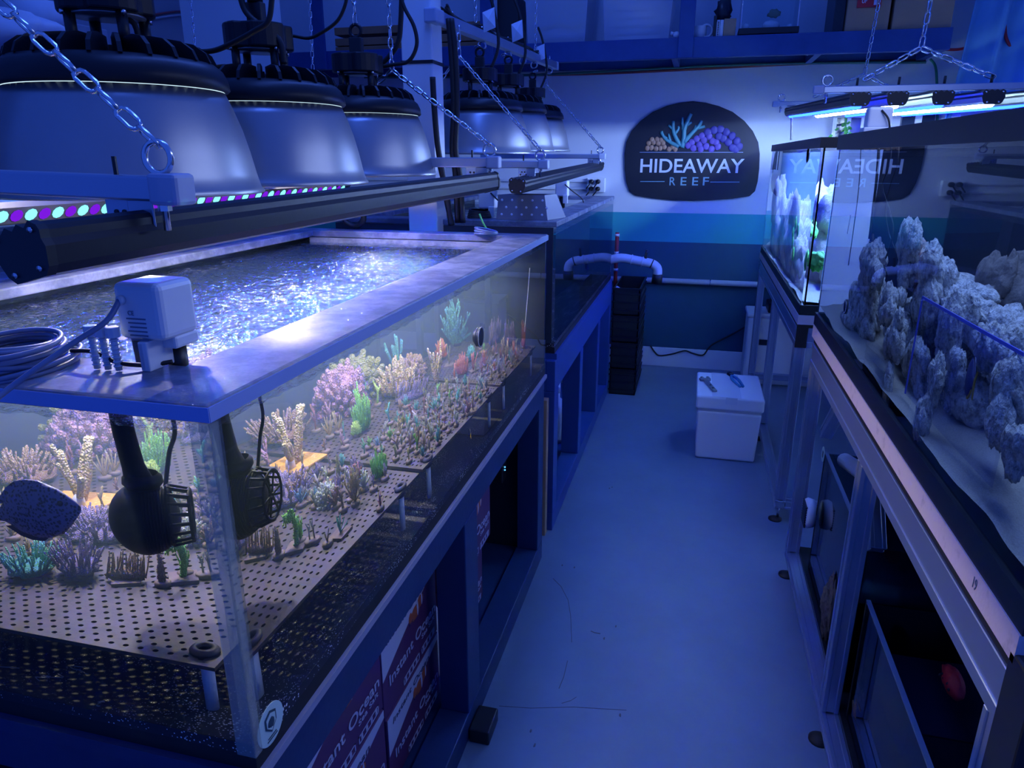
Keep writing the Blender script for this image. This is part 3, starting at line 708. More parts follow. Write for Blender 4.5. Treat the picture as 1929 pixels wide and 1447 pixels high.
# ------------------------------------------------------------------ corals
def coral_mb(kind, seed):
    R = random.Random(seed); mb = MB()
    def branch(p, d, L, r0, segs=5, up=.15, wob=.25, n=6, bump=.14, tip=.7):
        pts = [Vector(p)]; rs = [r0]; d = Vector(d).normalized()
        for i in range(segs):
            d = (d + Vector((R.uniform(-wob, wob), R.uniform(-wob, wob), up + R.uniform(-wob, wob) * .4)) * .5).normalized()
            pts.append(pts[-1] + d * (L / segs)); rs.append(r0 * (1 - (1 - tip) * (i + 1) / segs) * (1 + R.uniform(-bump, bump)))
        pts.append(pts[-1] + d * rs[-1] * .7); rs.append(rs[-1] * .45)
        mb.tube(pts, rs, n); return pts, d
    def dirn(th, ph): return Vector((math.sin(th) * math.cos(ph), math.sin(th) * math.sin(ph), math.cos(th)))
    if kind == 'stag':
        n = R.randint(4, 6)
        for i in range(n):
            ph = 6.28 * i / n + R.uniform(-.4, .4); th = R.uniform(.3, 1.05)
            pts, d = branch((0, 0, 0), dirn(th, ph), R.uniform(.7, 1.0), .066, 7, .16, .25, 7, .1, .75)
            for k in R.sample(range(2, 6), R.randint(1, 2)):
                branch(pts[k], (d + dirn(R.uniform(.5, 1.2), ph + R.choice((-1, 1)) * R.uniform(.5, 1.3))), R.uniform(.28, .5), .05, 4, .3, .2, 6, .1, .8)
    elif kind == 'bush':
        for i in range(34):
            ph = R.uniform(0, 6.28); th = abs(R.gauss(0, .75)); L = R.uniform(.6, .95)
            pts, d = branch((0, 0, .02), dirn(min(th, 1.45), ph), L, .036, 6, .1, .35, 5, .2, .7)
            for k in (2, 3, 4, 5):
                if R.random() < .75: branch(pts[k], d + dirn(R.uniform(.4, 1.4), R.uniform(0, 6.28)), R.uniform(.12, .26), .028, 2, .2, .3, 5, .1, .8)
    elif kind == 'knob':
        for i in range(95):
            ph = i * 2.399; z = 1 - (i + .5) / 95 * 1.05; th = math.acos(max(-.1, z)); d = dirn(th, ph)
            p = Vector((d.x * .62, d.y * .62, max(.03, d.z * .72)))
            branch(p * .6, d, R.uniform(.28, .42) * (.75 + .5 * R.random()), .075, 3, .1, .2, 6, .1, .95)
        mb.blob((0, 0, .28), (.48, .48, .42), seed, .15, 2, 8)
    elif kind == 'finger':
        for i in range(42):
            ph = i * 2.399; rr = math.sqrt(i / 42) * .62; lean = rr * .9
            branch((rr * math.cos(ph), rr * math.sin(ph), .08), (lean * math.cos(ph), lean * math.sin(ph), 1), (1 - rr * .7) * R.uniform(.5, .85), .062, 5, .1, .3, 6, .14, .72)
        mb.blob((0, 0, .1), (.6, .55, .16), seed, .25, 2, 8)
    elif kind == 'comb':
        for i in range(26):
            x = -.85 + 1.7 * (i % 13) / 12 + R.uniform(-.04, .04); y = (-.12 if i < 13 else .14) + R.uniform(-.05, .05)
            branch((x, y, .02), (.35 + R.uniform(-.15, .15), R.uniform(-.2, .2), 1), R.uniform(.6, .95), .05, 5, .1, .2, 5, .2, .6)
        mb.blob((0, 0, .12), (.95, .28, .2), seed, .2, 2, 8)
    elif kind == 'plate':
        for i in range(70):
            ph = R.uniform(0, 6.28); rr = math.sqrt(R.random())
            branch((rr * math.cos(ph) * 1.0, rr * math.sin(ph) * .8, .25 + .15 * (1 - rr)), (math.cos(ph) * rr, math.sin(ph) * rr, 1.1), R.uniform(.35, .6), .045, 3, .1, .35, 5, .2, .7)
        mb.blob((0, 0, .2), (1.0, .8, .2), seed, .25, 2, 9)
    elif kind == 'stick':
        for i in range(R.randint(1, 3)):
            branch((R.uniform(-.08, .08), R.uniform(-.08, .08), 0), (R.uniform(-.35, .35), R.uniform(-.35, .35), 1), R.uniform(.7, 1), .085, 7, .1, .22, 6, .3, .65)
    elif kind == 'twig':
        pts, d = branch((0, 0, 0), (R.uniform(-.3, .3), R.uniform(-.3, .3), 1), .6, .085, 4, .1, .25, 6, .25, .8)
        for i in range(5): branch(pts[2 + i % 3], dirn(R.uniform(.3, 1.2), R.uniform(0, 6.28)), R.uniform(.3, .5), .06, 3, .3, .3, 5, .25, .8)
    elif kind == 'tuft':
        for i in range(16): branch((0, 0, 0), dirn(abs(R.gauss(0, .5)), R.uniform(0, 6.28)), R.uniform(.5, 1), .055, 4, .1, .35, 5, .25, .7)
    elif kind == 'cone':
        pts = [(0.02 * math.sin(k), .02 * math.cos(k * 1.3), k / 9) for k in range(10)]
        mb.tube(pts, [.16, .2, .185, .17, .15, .14, .11, .09, .06, .02], 8)
        for i in range(50):
            z = R.random() * .85; ph = R.uniform(0, 6.28); rr = .18 * (1 - z * .75)
            branch((rr * math.cos(ph), rr * math.sin(ph), z), (math.cos(ph), math.sin(ph), .8), .07, .032, 2, .1, .1, 4, .1, .8)
    elif kind == 'hook':
        pts = catmull([(0, 0, 0), (.05, 0, .3), (.1, 0, .6), (0, 0, .85), (-.22, 0, .92), (-.42, 0, .8)], 4)
        mb.tube(pts, [.1 + .02 * R.random() for _ in pts], 7)
        for i in range(90):
            k = R.randrange(len(pts)); d = dirn(R.uniform(0, 3.1), R.uniform(0, 6.28))
            branch(Vector(pts[k]) + d * .08, d, .07 if pts[k].z < .7 else .12, .035, 2, .05, .1, 4, .1, .9)
    return mb
CMESH = {}
def coral_mesh(kind, seed):
    k = (kind, seed)
    if k not in CMESH:
        mb = coral_mb(kind, seed)
        me = bpy.data.meshes.new('coral_' + kind); me.from_pydata(mb.v, [], mb.f)
        me.polygons.foreach_set('use_smooth', [True] * len(mb.f)); me.materials.append(None); me.update(); CMESH[k] = me
    return CMESH[k]
def coral_mat(name, col, tip=None):
    nm = 'coral_' + name
    if nm in MATS: return MATS[nm]
    m = bpy.data.materials.new(nm); m.use_nodes = True; N, L = m.node_tree.nodes, m.node_tree.links
    b = N['Principled BSDF']; b.inputs['Roughness'].default_value = .55
    tc = N.new('ShaderNodeTexCoord'); sp = N.new('ShaderNodeSeparateXYZ'); L.new(tc.outputs['Generated'], sp.inputs[0])
    n = N.new('ShaderNodeTexNoise'); n.inputs['Scale'].default_value = 11; L.new(tc.outputs['Object'], n.inputs['Vector'])
    ad = N.new('ShaderNodeMath'); ad.operation = 'MULTIPLY_ADD'; ad.inputs[1].default_value = .5; L.new(n.outputs['Fac'], ad.inputs[0]); L.new(sp.outputs['Z'], ad.inputs[2])
    r = N.new('ShaderNodeValToRGB'); r.color_ramp.elements[0].position = .45; r.color_ramp.elements[1].position = 1.15
    c0 = lin(col); c1 = lin(tip) if tip else tuple(min(1, x * 1.5 + .05) for x in c0)
    r.color_ramp.elements[0].color = (*[x * .8 for x in c0], 1); r.color_ramp.elements[1].color = (*c1, 1); r.color_ramp.elements[1].position = 1.0
    L.new(ad.outputs[0], r.inputs[0]); L.new(r.outputs[0], b.inputs['Base Color'])
    v = N.new('ShaderNodeTexVoronoi'); v.inputs['Scale'].default_value = 26; L.new(tc.outputs['Object'], v.inputs['Vector'])
    bp = N.new('ShaderNodeBump'); bp.inputs['Strength'].default_value = .6; bp.inputs['Distance'].default_value = .05; L.new(v.outputs['Distance'], bp.inputs['Height']); L.new(bp.outputs[0], b.inputs['Normal'])
    MATS[nm] = m; return m
CC = dict(tan=((196, 160, 100), (240, 220, 160)), brown=((150, 110, 80), (200, 170, 140)), pink=((150, 95, 115), (215, 170, 185)), purple=((112, 95, 140), (175, 155, 195)),
          teal=((70, 160, 140), (130, 220, 195)), green=((90, 190, 70), (170, 245, 110)), lime=((160, 220, 60), (225, 255, 120)), orange=((225, 100, 50), (255, 170, 120)),
          blue=((80, 140, 190), (150, 210, 240)), grey=((150, 145, 140), (220, 215, 210)), pale=((190, 200, 170), (235, 240, 215)), red=((150, 70, 75), (205, 140, 130)), olive=((130, 130, 70), (190, 190, 120)))
def cm(c): return coral_mat(c, *CC[c])
M_PLUG = mat('frag_plug', (.12, .08, .05), .75, vary=(60, (.22, .16, .1)))
M_GOLD = mat('golden_algae_plate', (.62, .30, .025), .6, vary=(170, (.8, .62, .3), .34, .46))
M_GLUE = mat('white_glue', (.7, .7, .74), .4)
_pl = MB().lathe([(0, 0), (.0125, 0), (.014, .002), (.014, .0075), (.011, .009), (0, .0095)], (0, 0, 0), 14)
PLUG = bpy.data.meshes.new('frag_plug'); PLUG.from_pydata(_pl.v, [], _pl.f); PLUG.materials.append(M_PLUG); PLUG.polygons.foreach_set('use_smooth', [True] * len(_pl.f))
_tl = MB().box(-.024, .024, -.024, .024, 0, .006)
TILE = bpy.data.meshes.new('frag_tile'); TILE.from_pydata(_tl.v, [], _tl.f); TILE.materials.append(M_PLUG)
USED = []
REFS = []
import re
def coral(label, pos, h, kind, color, seed=1, wide=1.0, base='plug', group=None, rot=None, lift=0.0, name='coral', tilt=(0, 0)):
    z0 = PZ + lift
    t = thing(name, label, 'coral', (pos[0], pos[1], z0), group)
    r = rnd.uniform(0, 6.28) if rot is None else rot
    bh = 0
    if base == 'plug':
        o = part_like(PLUG, 'frag_plug', t, Matrix.Rotation(r, 4, 'Z')); bh = .009
    elif base == 'tile':
        o = part_like(TILE, 'frag_tile', t, Matrix.Rotation(r * .3 + .4, 4, 'Z')); bh = .006
    me = coral_mesh(kind, seed)
    m = Matrix.Translation((0, 0, bh - .001)) @ Matrix.Rotation(r, 4, 'Z') @ Matrix.Rotation(tilt[0], 4, 'X') @ Matrix.Rotation(tilt[1], 4, 'Y') @ Matrix.Diagonal((h * wide, h * wide, h, 1))
    b = part_like(me, 'coral_branches', t, m)
    b.material_slots[0].link = 'OBJECT'; b.material_slots[0].material = cm(color)
    USED.append((pos[0], pos[1], max(.016, h * wide * .4)))
    if group is None:
        ref = re.split(r' (?:on|at|in|behind|beside|near|with|rising|left|right|between|deep|seen|hugging|beyond|by|from|of|nearest|standing|under) ', label)[0]
        if 3 <= len(ref.split()) <= 7: REFS.append((pos[0], pos[1], ref))
    return t
def R_(px, py, z=PZ): return wet(px, py, 0, TX1, 2, z)
def F_(px, py, z=PZ): return wet(px, py, 1, TY0, 2, z)
def hh(p, hp): return hp * (Vector(p) - CAM).length / FOC * 1.05

# the gold plate with the tan staghorn
gp = R_(560, 876)
g = thing('algae_plate', 'golden square tile under the tan staghorn coral', 'tile', (gp.x, gp.y, PZ))
MB().box(gp.x - .075, gp.x + .06, gp.y - .055, gp.y + .06, PZ, PZ + .007).build('tile_slab', M_GOLD, g, False, .002)
MB().lathe([(0, 0), (.014, 0), (.012, .016), (.006, .024), (0, .025)], (gp.x + .012, gp.y - .03, PZ + .007), 10).build('glue_blob', M_GLUE, g, True)
coral('tall tan staghorn coral standing on the golden tile', (gp.x, gp.y), .135, 'stag', 'tan', 3, .95, None, rot=.6, lift=.006)
coral('little tan frag at the far corner of the golden tile', (gp.x + .035, gp.y + .075), .03, 'twig', 'brown', 5)
def place(px, py, hp, kind, color, label, seed, wide=1.0, base='plug', via='R', rot=None, **kw):
    p = (R_ if via == 'R' else F_)(px, py)
    p.x = min(max(p.x, RX0 + .03), RX1 - .02); p.y = min(max(p.y, .71), 2.44)
    return coral(label, (p.x, p.y), hh(p, hp), kind, color, seed, wide, base, rot=rot, **kw)
# middle rack, big colonies
place(648, 775, 92, 'knob', 'pink', 'big pink purple knobbly coral colony on the middle rack', 11, .75, None)
place(716, 702, 62, 'stag', 'teal', 'teal branching coral behind the tan colonies', 12, .75, 'tile')
place(752, 742, 72, 'finger', 'tan', 'broad tan finger coral colony on the middle rack', 13, .85, 'tile')
place(775, 712, 48, 'knob', 'brown', 'brown cauliflower coral behind the tan finger coral', 14, 1.1, None)
place(822, 722, 72, 'stag', 'tan', 'tan thick branched coral beside the orange corals', 15, .8, None)
place(855, 650, 82, 'bush', 'teal', 'large feathery teal coral at the far end of the tank', 16, .75, None)
place(775, 752, 42, 'comb', 'purple', 'dull purple comb coral in front of the tan colony', 17, 1.0, None, rot=.9)
place(832, 676, 34, 'knob', 'orange', 'small orange coral rising behind the tan thick branched coral', 18, .6, 'plug')
place(872, 706, 46, 'finger', 'orange', 'bright orange upright coral on the far rack', 19, .6, 'tile')
place(892, 700, 34, 'tuft', 'orange', 'orange coral tuft right of the bright orange upright coral', 20, .9, 'tile')
place(912, 690, 30, 'tuft', 'orange', 'orange and pink coral tuft nearest the far rack grommet', 21, .7)
place(857, 716, 26, 'tuft', 'orange', 'small orange coral at the far edge of the middle rack', 22, .8)
place(888, 680, 26, 'knob', 'teal', 'rounded teal green coral behind the orange corals', 23, .8)
place(911, 664, 15, 'tuft', 'green', 'tiny bright green coral beside the black pump nozzle', 24, .8, 'tile')
place(846, 690, 46, 'stick', 'olive', 'slender olive stick coral on a tan tile', 25, .35, 'tile')
place(938, 645, 46, 'comb', 'purple', 'left of two purple finger corals at the far end', 26, .55, 'plug')
place(964, 650, 48, 'comb', 'purple', 'right of two purple finger corals at the far end', 27, .5, 'plug')
place(986, 656, 50, 'comb', 'red', 'dull red upright coral at the far rack corner', 28, .4, 'plug')
place(948, 672, 32, 'tuft', 'tan', 'yellowish coral tuft on the far rack', 29, .7)
place(964, 692, 38, 'tuft', 'pale', 'pale green spiky coral tuft near the far rack edge', 30, .55)
place(952, 708, 36, 'stick', 'pale', 'pale forked stick coral near the far rack edge', 31, .7)
place(940, 705, 34, 'tuft', 'pale', 'pale coral tuft with orange tip on the far rack', 32, .5)
place(905, 660, 18, 'twig', 'grey', 'small grey twig coral behind the pump nozzle', 33, .8)
place(800, 790, 45, 'stick', 'red', 'thin dark red stick coral on the middle rack', 34, .3)
place(903, 777, 40, 'tuft', 'tan', 'yellow tan bushy coral beside the middle rack grommet', 35, .5, 'tile')
place(680, 790, 62, 'twig', 'green', 'tall green branching coral in front of the pink colony', 36, .6)
place(712, 765, 40, 'twig', 'lime', 'bright lime green coral on the middle rack', 37, .8)
place(697, 790, 28, 'twig', 'lime', 'small lime coral left of the bright lime one', 38, .7)
place(672, 822, 26, 'knob', 'lime', 'yellow lime tuft coral on a tall stalk', 39, .6)
place(596, 815, 42, 'twig', 'red', 'purple red coral frag at the near edge of the middle rack', 40, .5)
place(622, 826, 38, 'stag', 'tan', 'tan branching frag beside the purple red one', 41, .4)
place(650, 835, 32, 'stick', 'teal', 'dark teal stick frag at the middle rack corner', 42, .4)
place(735, 705, 30, 'tuft', 'green', 'green coral tuft between teal and tan colonies', 43, .8)
# near rack
place(535, 945, 46, 'plate', 'purple', 'wide purple coral plate behind the black pump', 50, 1.1, None)
place(670, 952, 66, 'bush', 'tan', 'tan spiky star shaped coral on the near rack', 51, .6, 'plug')
place(716, 900, 56, 'finger', 'green', 'green branching coral near the near rack edge', 52, .55, 'tile')
place(640, 905, 42, 'cone', 'olive', 'olive green tapering stick coral on the near rack', 53, .6)
place(620, 950, 50, 'knob', 'pale', 'pale green lumpy coral on the near rack', 54, .7, None)
place(576, 945, 30, 'tuft', 'grey', 'grey green coral tuft behind the blue frags', 55, .9, 'tile')
place(568, 955, 28, 'tuft', 'blue', 'larger of two blue coral frags beside the pump', 56, .8)
place(596, 944, 22, 'tuft', 'blue', 'smaller of two blue coral frags beside the pump', 57, .8)
place(638, 932, 32, 'comb', 'purple', 'small purple finger coral between pale and tan corals', 58, .5)
place(722, 962, 28, 'tuft', 'red', 'small salmon pink coral at the near rack edge', 59, .7)
place(642, 1008, 36, 'tuft', 'teal', 'dark green spiky coral on a tan tile', 60, .7, 'tile')
place(618, 1028, 26, 'stick', 'brown', 'stubby brown coral on a pink plug', 61, .9)
place(594, 1022, 40, 'twig', 'grey', 'grey branching frag beside the hooked green coral', 62, .5)
place(560, 1032, 58, 'hook', 'green', 'hooked coral with a green mossy top on a golden tile', 63, .8, 'tile', rot=.4)
place(527, 1050, 48, 'cone', 'brown', 'brown cone shaped coral frag near the tank corner', 64, .7)
place(490, 1045, 50, 'comb', 'brown', 'brown violet comb coral on a dark tile near the corner', 65, .65, 'tile', rot=.2)
place(150, 1085, 60, 'plate', 'purple', 'dark purple bushy coral on a tilted tile', 66, .6, 'tile', 'F')
place(62, 1085, 48, 'plate', 'teal', 'pale teal spreading coral on a dark tile', 67, .8, 'tile', 'F')
place(165, 1000, 34, 'plate', 'purple', 'low purple coral mat behind the spotted fish', 68, 1.2, None, 'F')
place(40, 905, 46, 'plate', 'brown', 'large pinkish brown branching colony beyond the spotted fish', 69, 1.1, None, 'F')
place(75, 815, 70, 'knob', 'olive', 'yellowish rock like colony deep in the tank', 70, 1.2, None, 'F')
place(215, 895, 36, 'stag', 'tan', 'small tan forked frag left of the pump stem', 71, .5, 'plug', 'F')
place(298, 890, 78, 'finger', 'green', 'vivid green coral cluster right of the pump stem', 72, .35, 'plug', 'F')
place(350, 1085, 42, 'tuft', 'green', 'grey coral frag with green tips by the corner', 73, .6, 'plug', 'F')
place(384, 1088, 38, 'twig', 'pale', 'pale twisted frag hugging the tank corner', 74, .5, 'plug', 'F')
place(175, 830, 60, 'knob', 'purple', 'pale purple knobbly colony seen left of the pump stem', 75, .8, None, 'F')
# crowds of small frags
KN = [('stick', 101), ('twig', 103), ('twig', 104), ('tuft', 105), ('twig', 109), ('tuft', 110), ('twig', 107), ('tuft', 108)]
def crowd(n, x0, x1, y0, y1, where, group, colors, hmin, hmax, gap=.03, big=0):
    made = 0; tries = 0
    while made < n and tries < n * 60:
        tries += 1
        x, y = rnd.uniform(x0, x1), rnd.uniform(y0, y1)
        if any((x - a) ** 2 + (y - b) ** 2 < (max(gap, r + .013)) ** 2 for a, b, r in USED): continue
        kd, sd = rnd.choice(KN); c = rnd.choice(colors)
        nm = {'stick': 'stick', 'twig': 'twiggy', 'tuft': 'tufted'}[kd]
        q = min(REFS, key=lambda r: (r[0] - x) ** 2 + (r[1] - y) ** 2)
        ddx, ddy = x - q[0], y - q[1]
        rel = ('right of' if ddx > 0 else 'left of') if abs(ddx) > abs(ddy) else ('behind' if ddy > 0 else 'in front of')
        hgt = rnd.uniform(hmin, hmax)
        lab = '%s %s %s coral frag %s the %s' % ('tall' if hgt > .75 * hmax else 'small', c if c != 'pale' else 'cream', nm, rel, q[2])
        coral(lab, (x, y), hgt, kd, c, sd, rnd.uniform(.7, 1.15), 'plug', group)
        USED[-1] = (x, y, .014); made += 1
crowd(88, -.98, -.62, 1.37, 1.93, 'among the middle rack crowd', 'small frags on the middle rack', ['teal', 'grey', 'pale', 'pale', 'teal', 'brown', 'red', 'olive', 'green', 'blue', 'tan'], .026, .05, .030)
crowd(26, -.97, -.64, 2.0, 2.42, 'on the far rack', 'small frags on the far rack', ['orange', 'brown', 'tan', 'olive', 'grey', 'red', 'teal'], .028, .055, .034)
crowd(22, -1.0, -.72, 1.12, 1.30, 'by the near rack seam', 'small frags on the near rack', ['grey', 'brown', 'red', 'teal', 'pale', 'purple'], .028, .058, .034)
crowd(22, -1.42, -1.02, 1.0, 1.3, 'deep on the near rack', 'small frags deep on the near rack', ['tan', 'brown', 'pink', 'green', 'olive', 'teal'], .025, .055, .04)
crowd(14, -1.42, -1.0, 1.38, 1.9, 'deep on the middle rack', 'small frags deep on the middle rack', ['tan', 'brown', 'pink', 'olive', 'teal'], .03, .06, .045)

# ------------------------------------------------------------------ the pump in the water and its white driver on the rim
P = Vector((-.745, .846, 1.10)); M_PUMPB = mat('pump_black', (.004, .004, .005), .55, spec=.25)
pu = thing('wave_pump', 'black round wave pump hanging under water near the corner', 'pump', (P.x, P.y, P.z - .06))
ax = Vector((.75, .35, .0)).normalized()
MB().blob(P + Vector((-.004, -.002, -.004)), (.054, .054, .056), 1, 0, 1, 16).build('motor_body', M_PUMPB, pu, True)
for k in range(9):
    MB().torus(P + ax * (.002 + .0045 * k) + Vector((-.004, -.002, -.004)), math.sqrt(max(1e-6, .0552 ** 2 - (.002 + .0045 * k) ** 2)), .0012, ax, 30, 5).build('motor_rib', M_PUMPB, pu, True)
cg = MB(); q0 = P + ax * .03
cage = MB().lathe([(.046, 0), (.048, .004), (.0475, .008), (.044, .008)], q0, 28, 0, ax).build('cage_ring', M_PUMPB, pu, True)
MB().lathe([(.040, 0), (.043, .003), (.040, .006), (.036, .003), (.040, 0)], P + ax * .062, 28, 0, ax).build('cage_front_ring', M_PUMPB, pu, True)
u_, v_, _ = basis(ax)
for k in range(18):
    a = 2 * math.pi * k / 18; e = math.cos(a) * u_ + math.sin(a) * v_
    MB().bar(P + ax * .034 + e * .047, P + ax * .066 + e * .040, .003, .004).build('cage_slat', M_PUMPB, pu)
for k in range(6):
    a = 2 * math.pi * k / 6; e = math.cos(a) * u_ + math.sin(a) * v_
    MB().bar(P + ax * .064 + e * .004, P + ax * .064 + e * .038, .003, .003).build('cage_spoke', M_PUMPB, pu)
top = Vector((P.x - .015, P.y - .015, 1.36))
MB().tube([P + Vector((0, 0, .03)), P + Vector((-.004, -.003, .055)), P + Vector((-.008, -.006, .08)), P + Vector((-.012, -.01, .13)), top], [.03, .022, .017, .0165, .016], 14).build('stem', M_PUMPB, pu, True)
MB().lathe([(.026, 0), (.031, .006), (.03, .014), (.024, .02)], P + Vector((0, 0, .048)), 18).build('collar', M_PUMPB, pu, True)
MB().tube(catmull([P + Vector((.02, .03, .04)), P + Vector((.028, .04, .09)), P + Vector((.04, .045, .13)), P + Vector((.03, .04, .2))], 5), .0035, 6).build('pump_cord', M_RUBBER, pu, True)

M_DRV = mat('driver_white', (.72, .74, .78), .35)
dv = thing('pump_driver', 'white square pump driver clamped on the near tank rim', 'driver', (-.70, .775, TZ1))
dx0, dx1, dy0, dy1 = -.722, -.652, .745, .815
MB().box(-.722, -.652, .748, .818, 1.372, 1.447).build('driver_body', M_DRV, dv, False, .009, 3)
MB().box(-.712, -.656, .772, .82, 1.356, 1.374).build('driver_foot', M_DRV, dv, False, .004)
MB().cyl((-.68, .80, 1.30), (-.68, .80, 1.353), .013, 14).build('driver_stem', M_BLACK, dv, True)
MB().box(-.735, -.68, .742, .778, TZ1, 1.372).build('clamp', PLASTIC_CLEAR, dv, False, .003)
MB().box(-.690, -.676, .742, .79, TZ1, 1.372).build('clamp_cheek', M_DRV, dv, False, .002)
for k, xx in enumerate((-.752, -.735, -.718)):
    s_ = MB().cyl((xx, .735, TZ1 + .002), (xx, .735, TZ1 + .048), .0042, 10)
    for q in range(7): s_.torus((xx, .735, TZ1 + .008 + q * .0058), .0045, .0014, (0, 0, 1), 10, 5)
    so = s_.build('clamp_screw', mat('pale_screw', (.5, .6, .75), .3), dv, True)
    MB().cyl((xx, .735, TZ1 + .046), (xx, .735, TZ1 + .06), .0088, 8).build('screw_head', MATS['pale_screw'], dv, False, .001)
MB().cyl((-.706, .748, 1.425), (-.708, .742, 1.425), .006, 10).build('cord_gland', M_DRV, dv, True)
M_INK = mat('print_grey', (.12, .16, .25), .5)
text('lettering', 'CE', dv, M_INK, (-.697, .7475, 1.408), .009, .006, FACE_CAM, .0003, .004)
for k in range(6): MB().box(-.705 + .002 * (k % 3), -.676, .7472, .748, 1.400 - k * .0055, 1.4018 - k * .0055).build('fine_print', M_INK, dv)
M_BLUECORD = mat('blue_grey_cord', (.17, .22, .36), .4)
tag(MB().tube(catmull([(-.708, .744, 1.425), at_y(200, 605, .72), at_y(140, 645, .69), at_y(75, 690, .655), at_y(20, 730, .63), at_y(-30, 770, .60)], 6), .0036, 8).build('driver_cord', M_BLUECORD, None, True), 'thin blue grey cord running down from the white driver', 'cable')
coil = thing('cable_coil', 'coil of blue grey cable lying on the near tank rim', 'cable', (-.86, .71, TZ1))
for k in range(16):
    rr = random.Random(k); c0 = Vector((-.862 + rr.uniform(-.008, .008), .712 + rr.uniform(-.006, .006), TZ1 + .004 + .0021 * k))
    tilt = Vector((rr.uniform(-.1, .1), rr.uniform(-.1, .1), 1))
    MB().torus(c0, .075 - .0012 * k + rr.uniform(-.006, .006), .0036, tilt, 36, 6, 0, 1.0, .82).build('cable_loop', M_BLUECORD, coil, True)
cable('cord', 'black cord lying from the cable coil to the white driver', [(-.80, .745, TZ1 + .02), (-.76, .742, TZ1 + .022), (-.72, .736, TZ1 + .012), (-.69, .752, TZ1 + .006), (-.668, .775, TZ1 + .006)], .003, M_RUBBER)

# magnet nozzle through the side pane, probe lines
nz = thing('return_nozzle', 'black round nozzle fixed on the long pane of the coral tank', 'nozzle', R_(905, 637, 1.08))
def at_in(px, py, depth): return wet(px, py, 0, TX1, 0, TX1 - depth)
c = at_in(903, 635, .06)
nz.location = c; WLOC[nz] = Vector(c)
for k, (x, r) in enumerate(((-.045, .016), (-.033, .021), (-.021, .026), (-.009, .025), (.003, .027))):
    MB().cyl((c.x + x, c.y, c.z), (c.x + x + .011, c.y, c.z), r, 20).build('nozzle_ring', M_BLACK, nz, True, .002)
MB().torus((c.x + .016, c.y, c.z), .026, .0018, (1, 0, 0), 24, 6).build('white_edge', M_PVC, nz, True)
a, b = at_in(998, 505, .1), at_in(988, 625, .1)
cable('probe_tube', 'thin pale tube hanging down at the far end of the coral tank', [a, (a + b) / 2 + Vector((0, .004, 0)), b], .0035, M_PVC, n=3, cat='tube')

# ------------------------------------------------------------------ fishes
def fish(name, label, pos, L, H, W, yaw, body, tailm, prof=None, pitch=0, eye=True):
    t = thing(name, label, 'fish', pos)
    prof = prof or [(-.5, .10), (-.42, .13), (-.36, .2), (-.25, .36), (-.1, .48), (.05, .5), (.2, .45), (.32, .33), (.42, .18), (.48, .08), (.5, .02)]
    n = 16; vs = []; fs = []
    for (x, h) in prof:
        for j in range(n):
            a = 2 * math.pi * j / n
            cc, ss = math.cos(a), math.sin(a)
            vs.append((x * L, W * .5 * min(1, h * 2.1 + .04) * cc, H * h * ss - (.06 * H if x > .35 else 0) * (x - .35) * 4))
    for i in range(len(prof) - 1):
        for j in range(n):
            a, b2 = i * n + j, i * n + (j + 1) % n; fs.append((a, b2, b2 + n, a + n))
    fs.append(tuple(range(n))[::-1]); fs.append(tuple((len(prof) - 1) * n + j for j in range(n)))
    q = Matrix.Rotation(yaw, 4, 'Z') @ Matrix.Rotation(-pitch, 4, 'Y'); p0 = Vector(pos)
    def tr(v): return p0 + q @ Vector(v)
    def put(vs_, fs_, nm, m, par=t, sm=True):
        return MB().add([tr(v) for v in vs_], fs_).build(nm, m, par, sm)
    put(vs, fs, 'fish_body', body)
    def fin(poly, nm, m, th=.0016):
        mb = MB().prism(poly, lambda a, b2, tt: tr((a * L, tt, b2 * H)), -th, th); mb.build(nm, m, t)
    fin([(-.47, .06), (-.68, .34), (-.74, .36), (-.66, 0), (-.74, -.36), (-.68, -.34), (-.47, -.06)], 'tail_fin', tailm)
    fin([(-.36, .2), (-.25, .34), (-.1, .46), (.06, .48), (.2, .44), (.14, .50), (0, .55), (-.12, .55), (-.25, .46), (-.36, .32), (-.43, .2)], 'dorsal_fin', body)
    fin([(-.36, -.2), (-.25, -.34), (-.1, -.46), (.02, -.49), (-.05, -.54), (-.18, -.5), (-.3, -.4), (-.43, -.2)], 'anal_fin', tailm)
    if eye:
        for sgn in (-1, 1):
            MB().blob(tr((.34 * L, sgn * W * .36, .1 * H)), (.05 * H,) * 3, 1, 0, 1, 6).build('eye', M_BLACK, t, True)
    fpo = [tr((a * L, -W * .47, b2 * H)) for a, b2 in ((.18, -.02), (.08, .1), (.0, .06), (.02, -.12), (.1, -.14))]
    MB().add(fpo, [tuple(range(5))]).build('pectoral_fin', body, t)
    return t
def _spots(nt, out):
    N, L = nt.nodes, nt.links; b = N.new('ShaderNodeBsdfPrincipled'); b.inputs['Roughness'].default_value = .45
    tc = N.new('ShaderNodeTexCoord'); v = N.new('ShaderNodeTexVoronoi'); v.inputs['Scale'].default_value = 210; L.new(tc.outputs['Object'], v.inputs['Vector'])
    r = N.new('ShaderNodeValToRGB'); r.color_ramp.elements[0].position = .36; r.color_ramp.elements[1].position = .5
    r.color_ramp.elements[0].color = (.03, .025, .07, 1); r.color_ramp.elements[1].color = (.25, .22, .40, 1)
    L.new(v.outputs['Distance'], r.inputs[0]); L.new(r.outputs[0], b.inputs['Base Color']); L.new(b.outputs[0], out.inputs[0])
SPOT = shader('spotted_skin', _spots)
fp = wet(70, 962, 1, TY0, 1, .765)
fish('fish', 'dark spotted purple fish swimming behind the front pane', fp, .160, .088, .028, -.05, SPOT, mat('fin_brown', (.2, .1, .08), .5), None, .22)
fp2 = at_in(885, 815, .05)
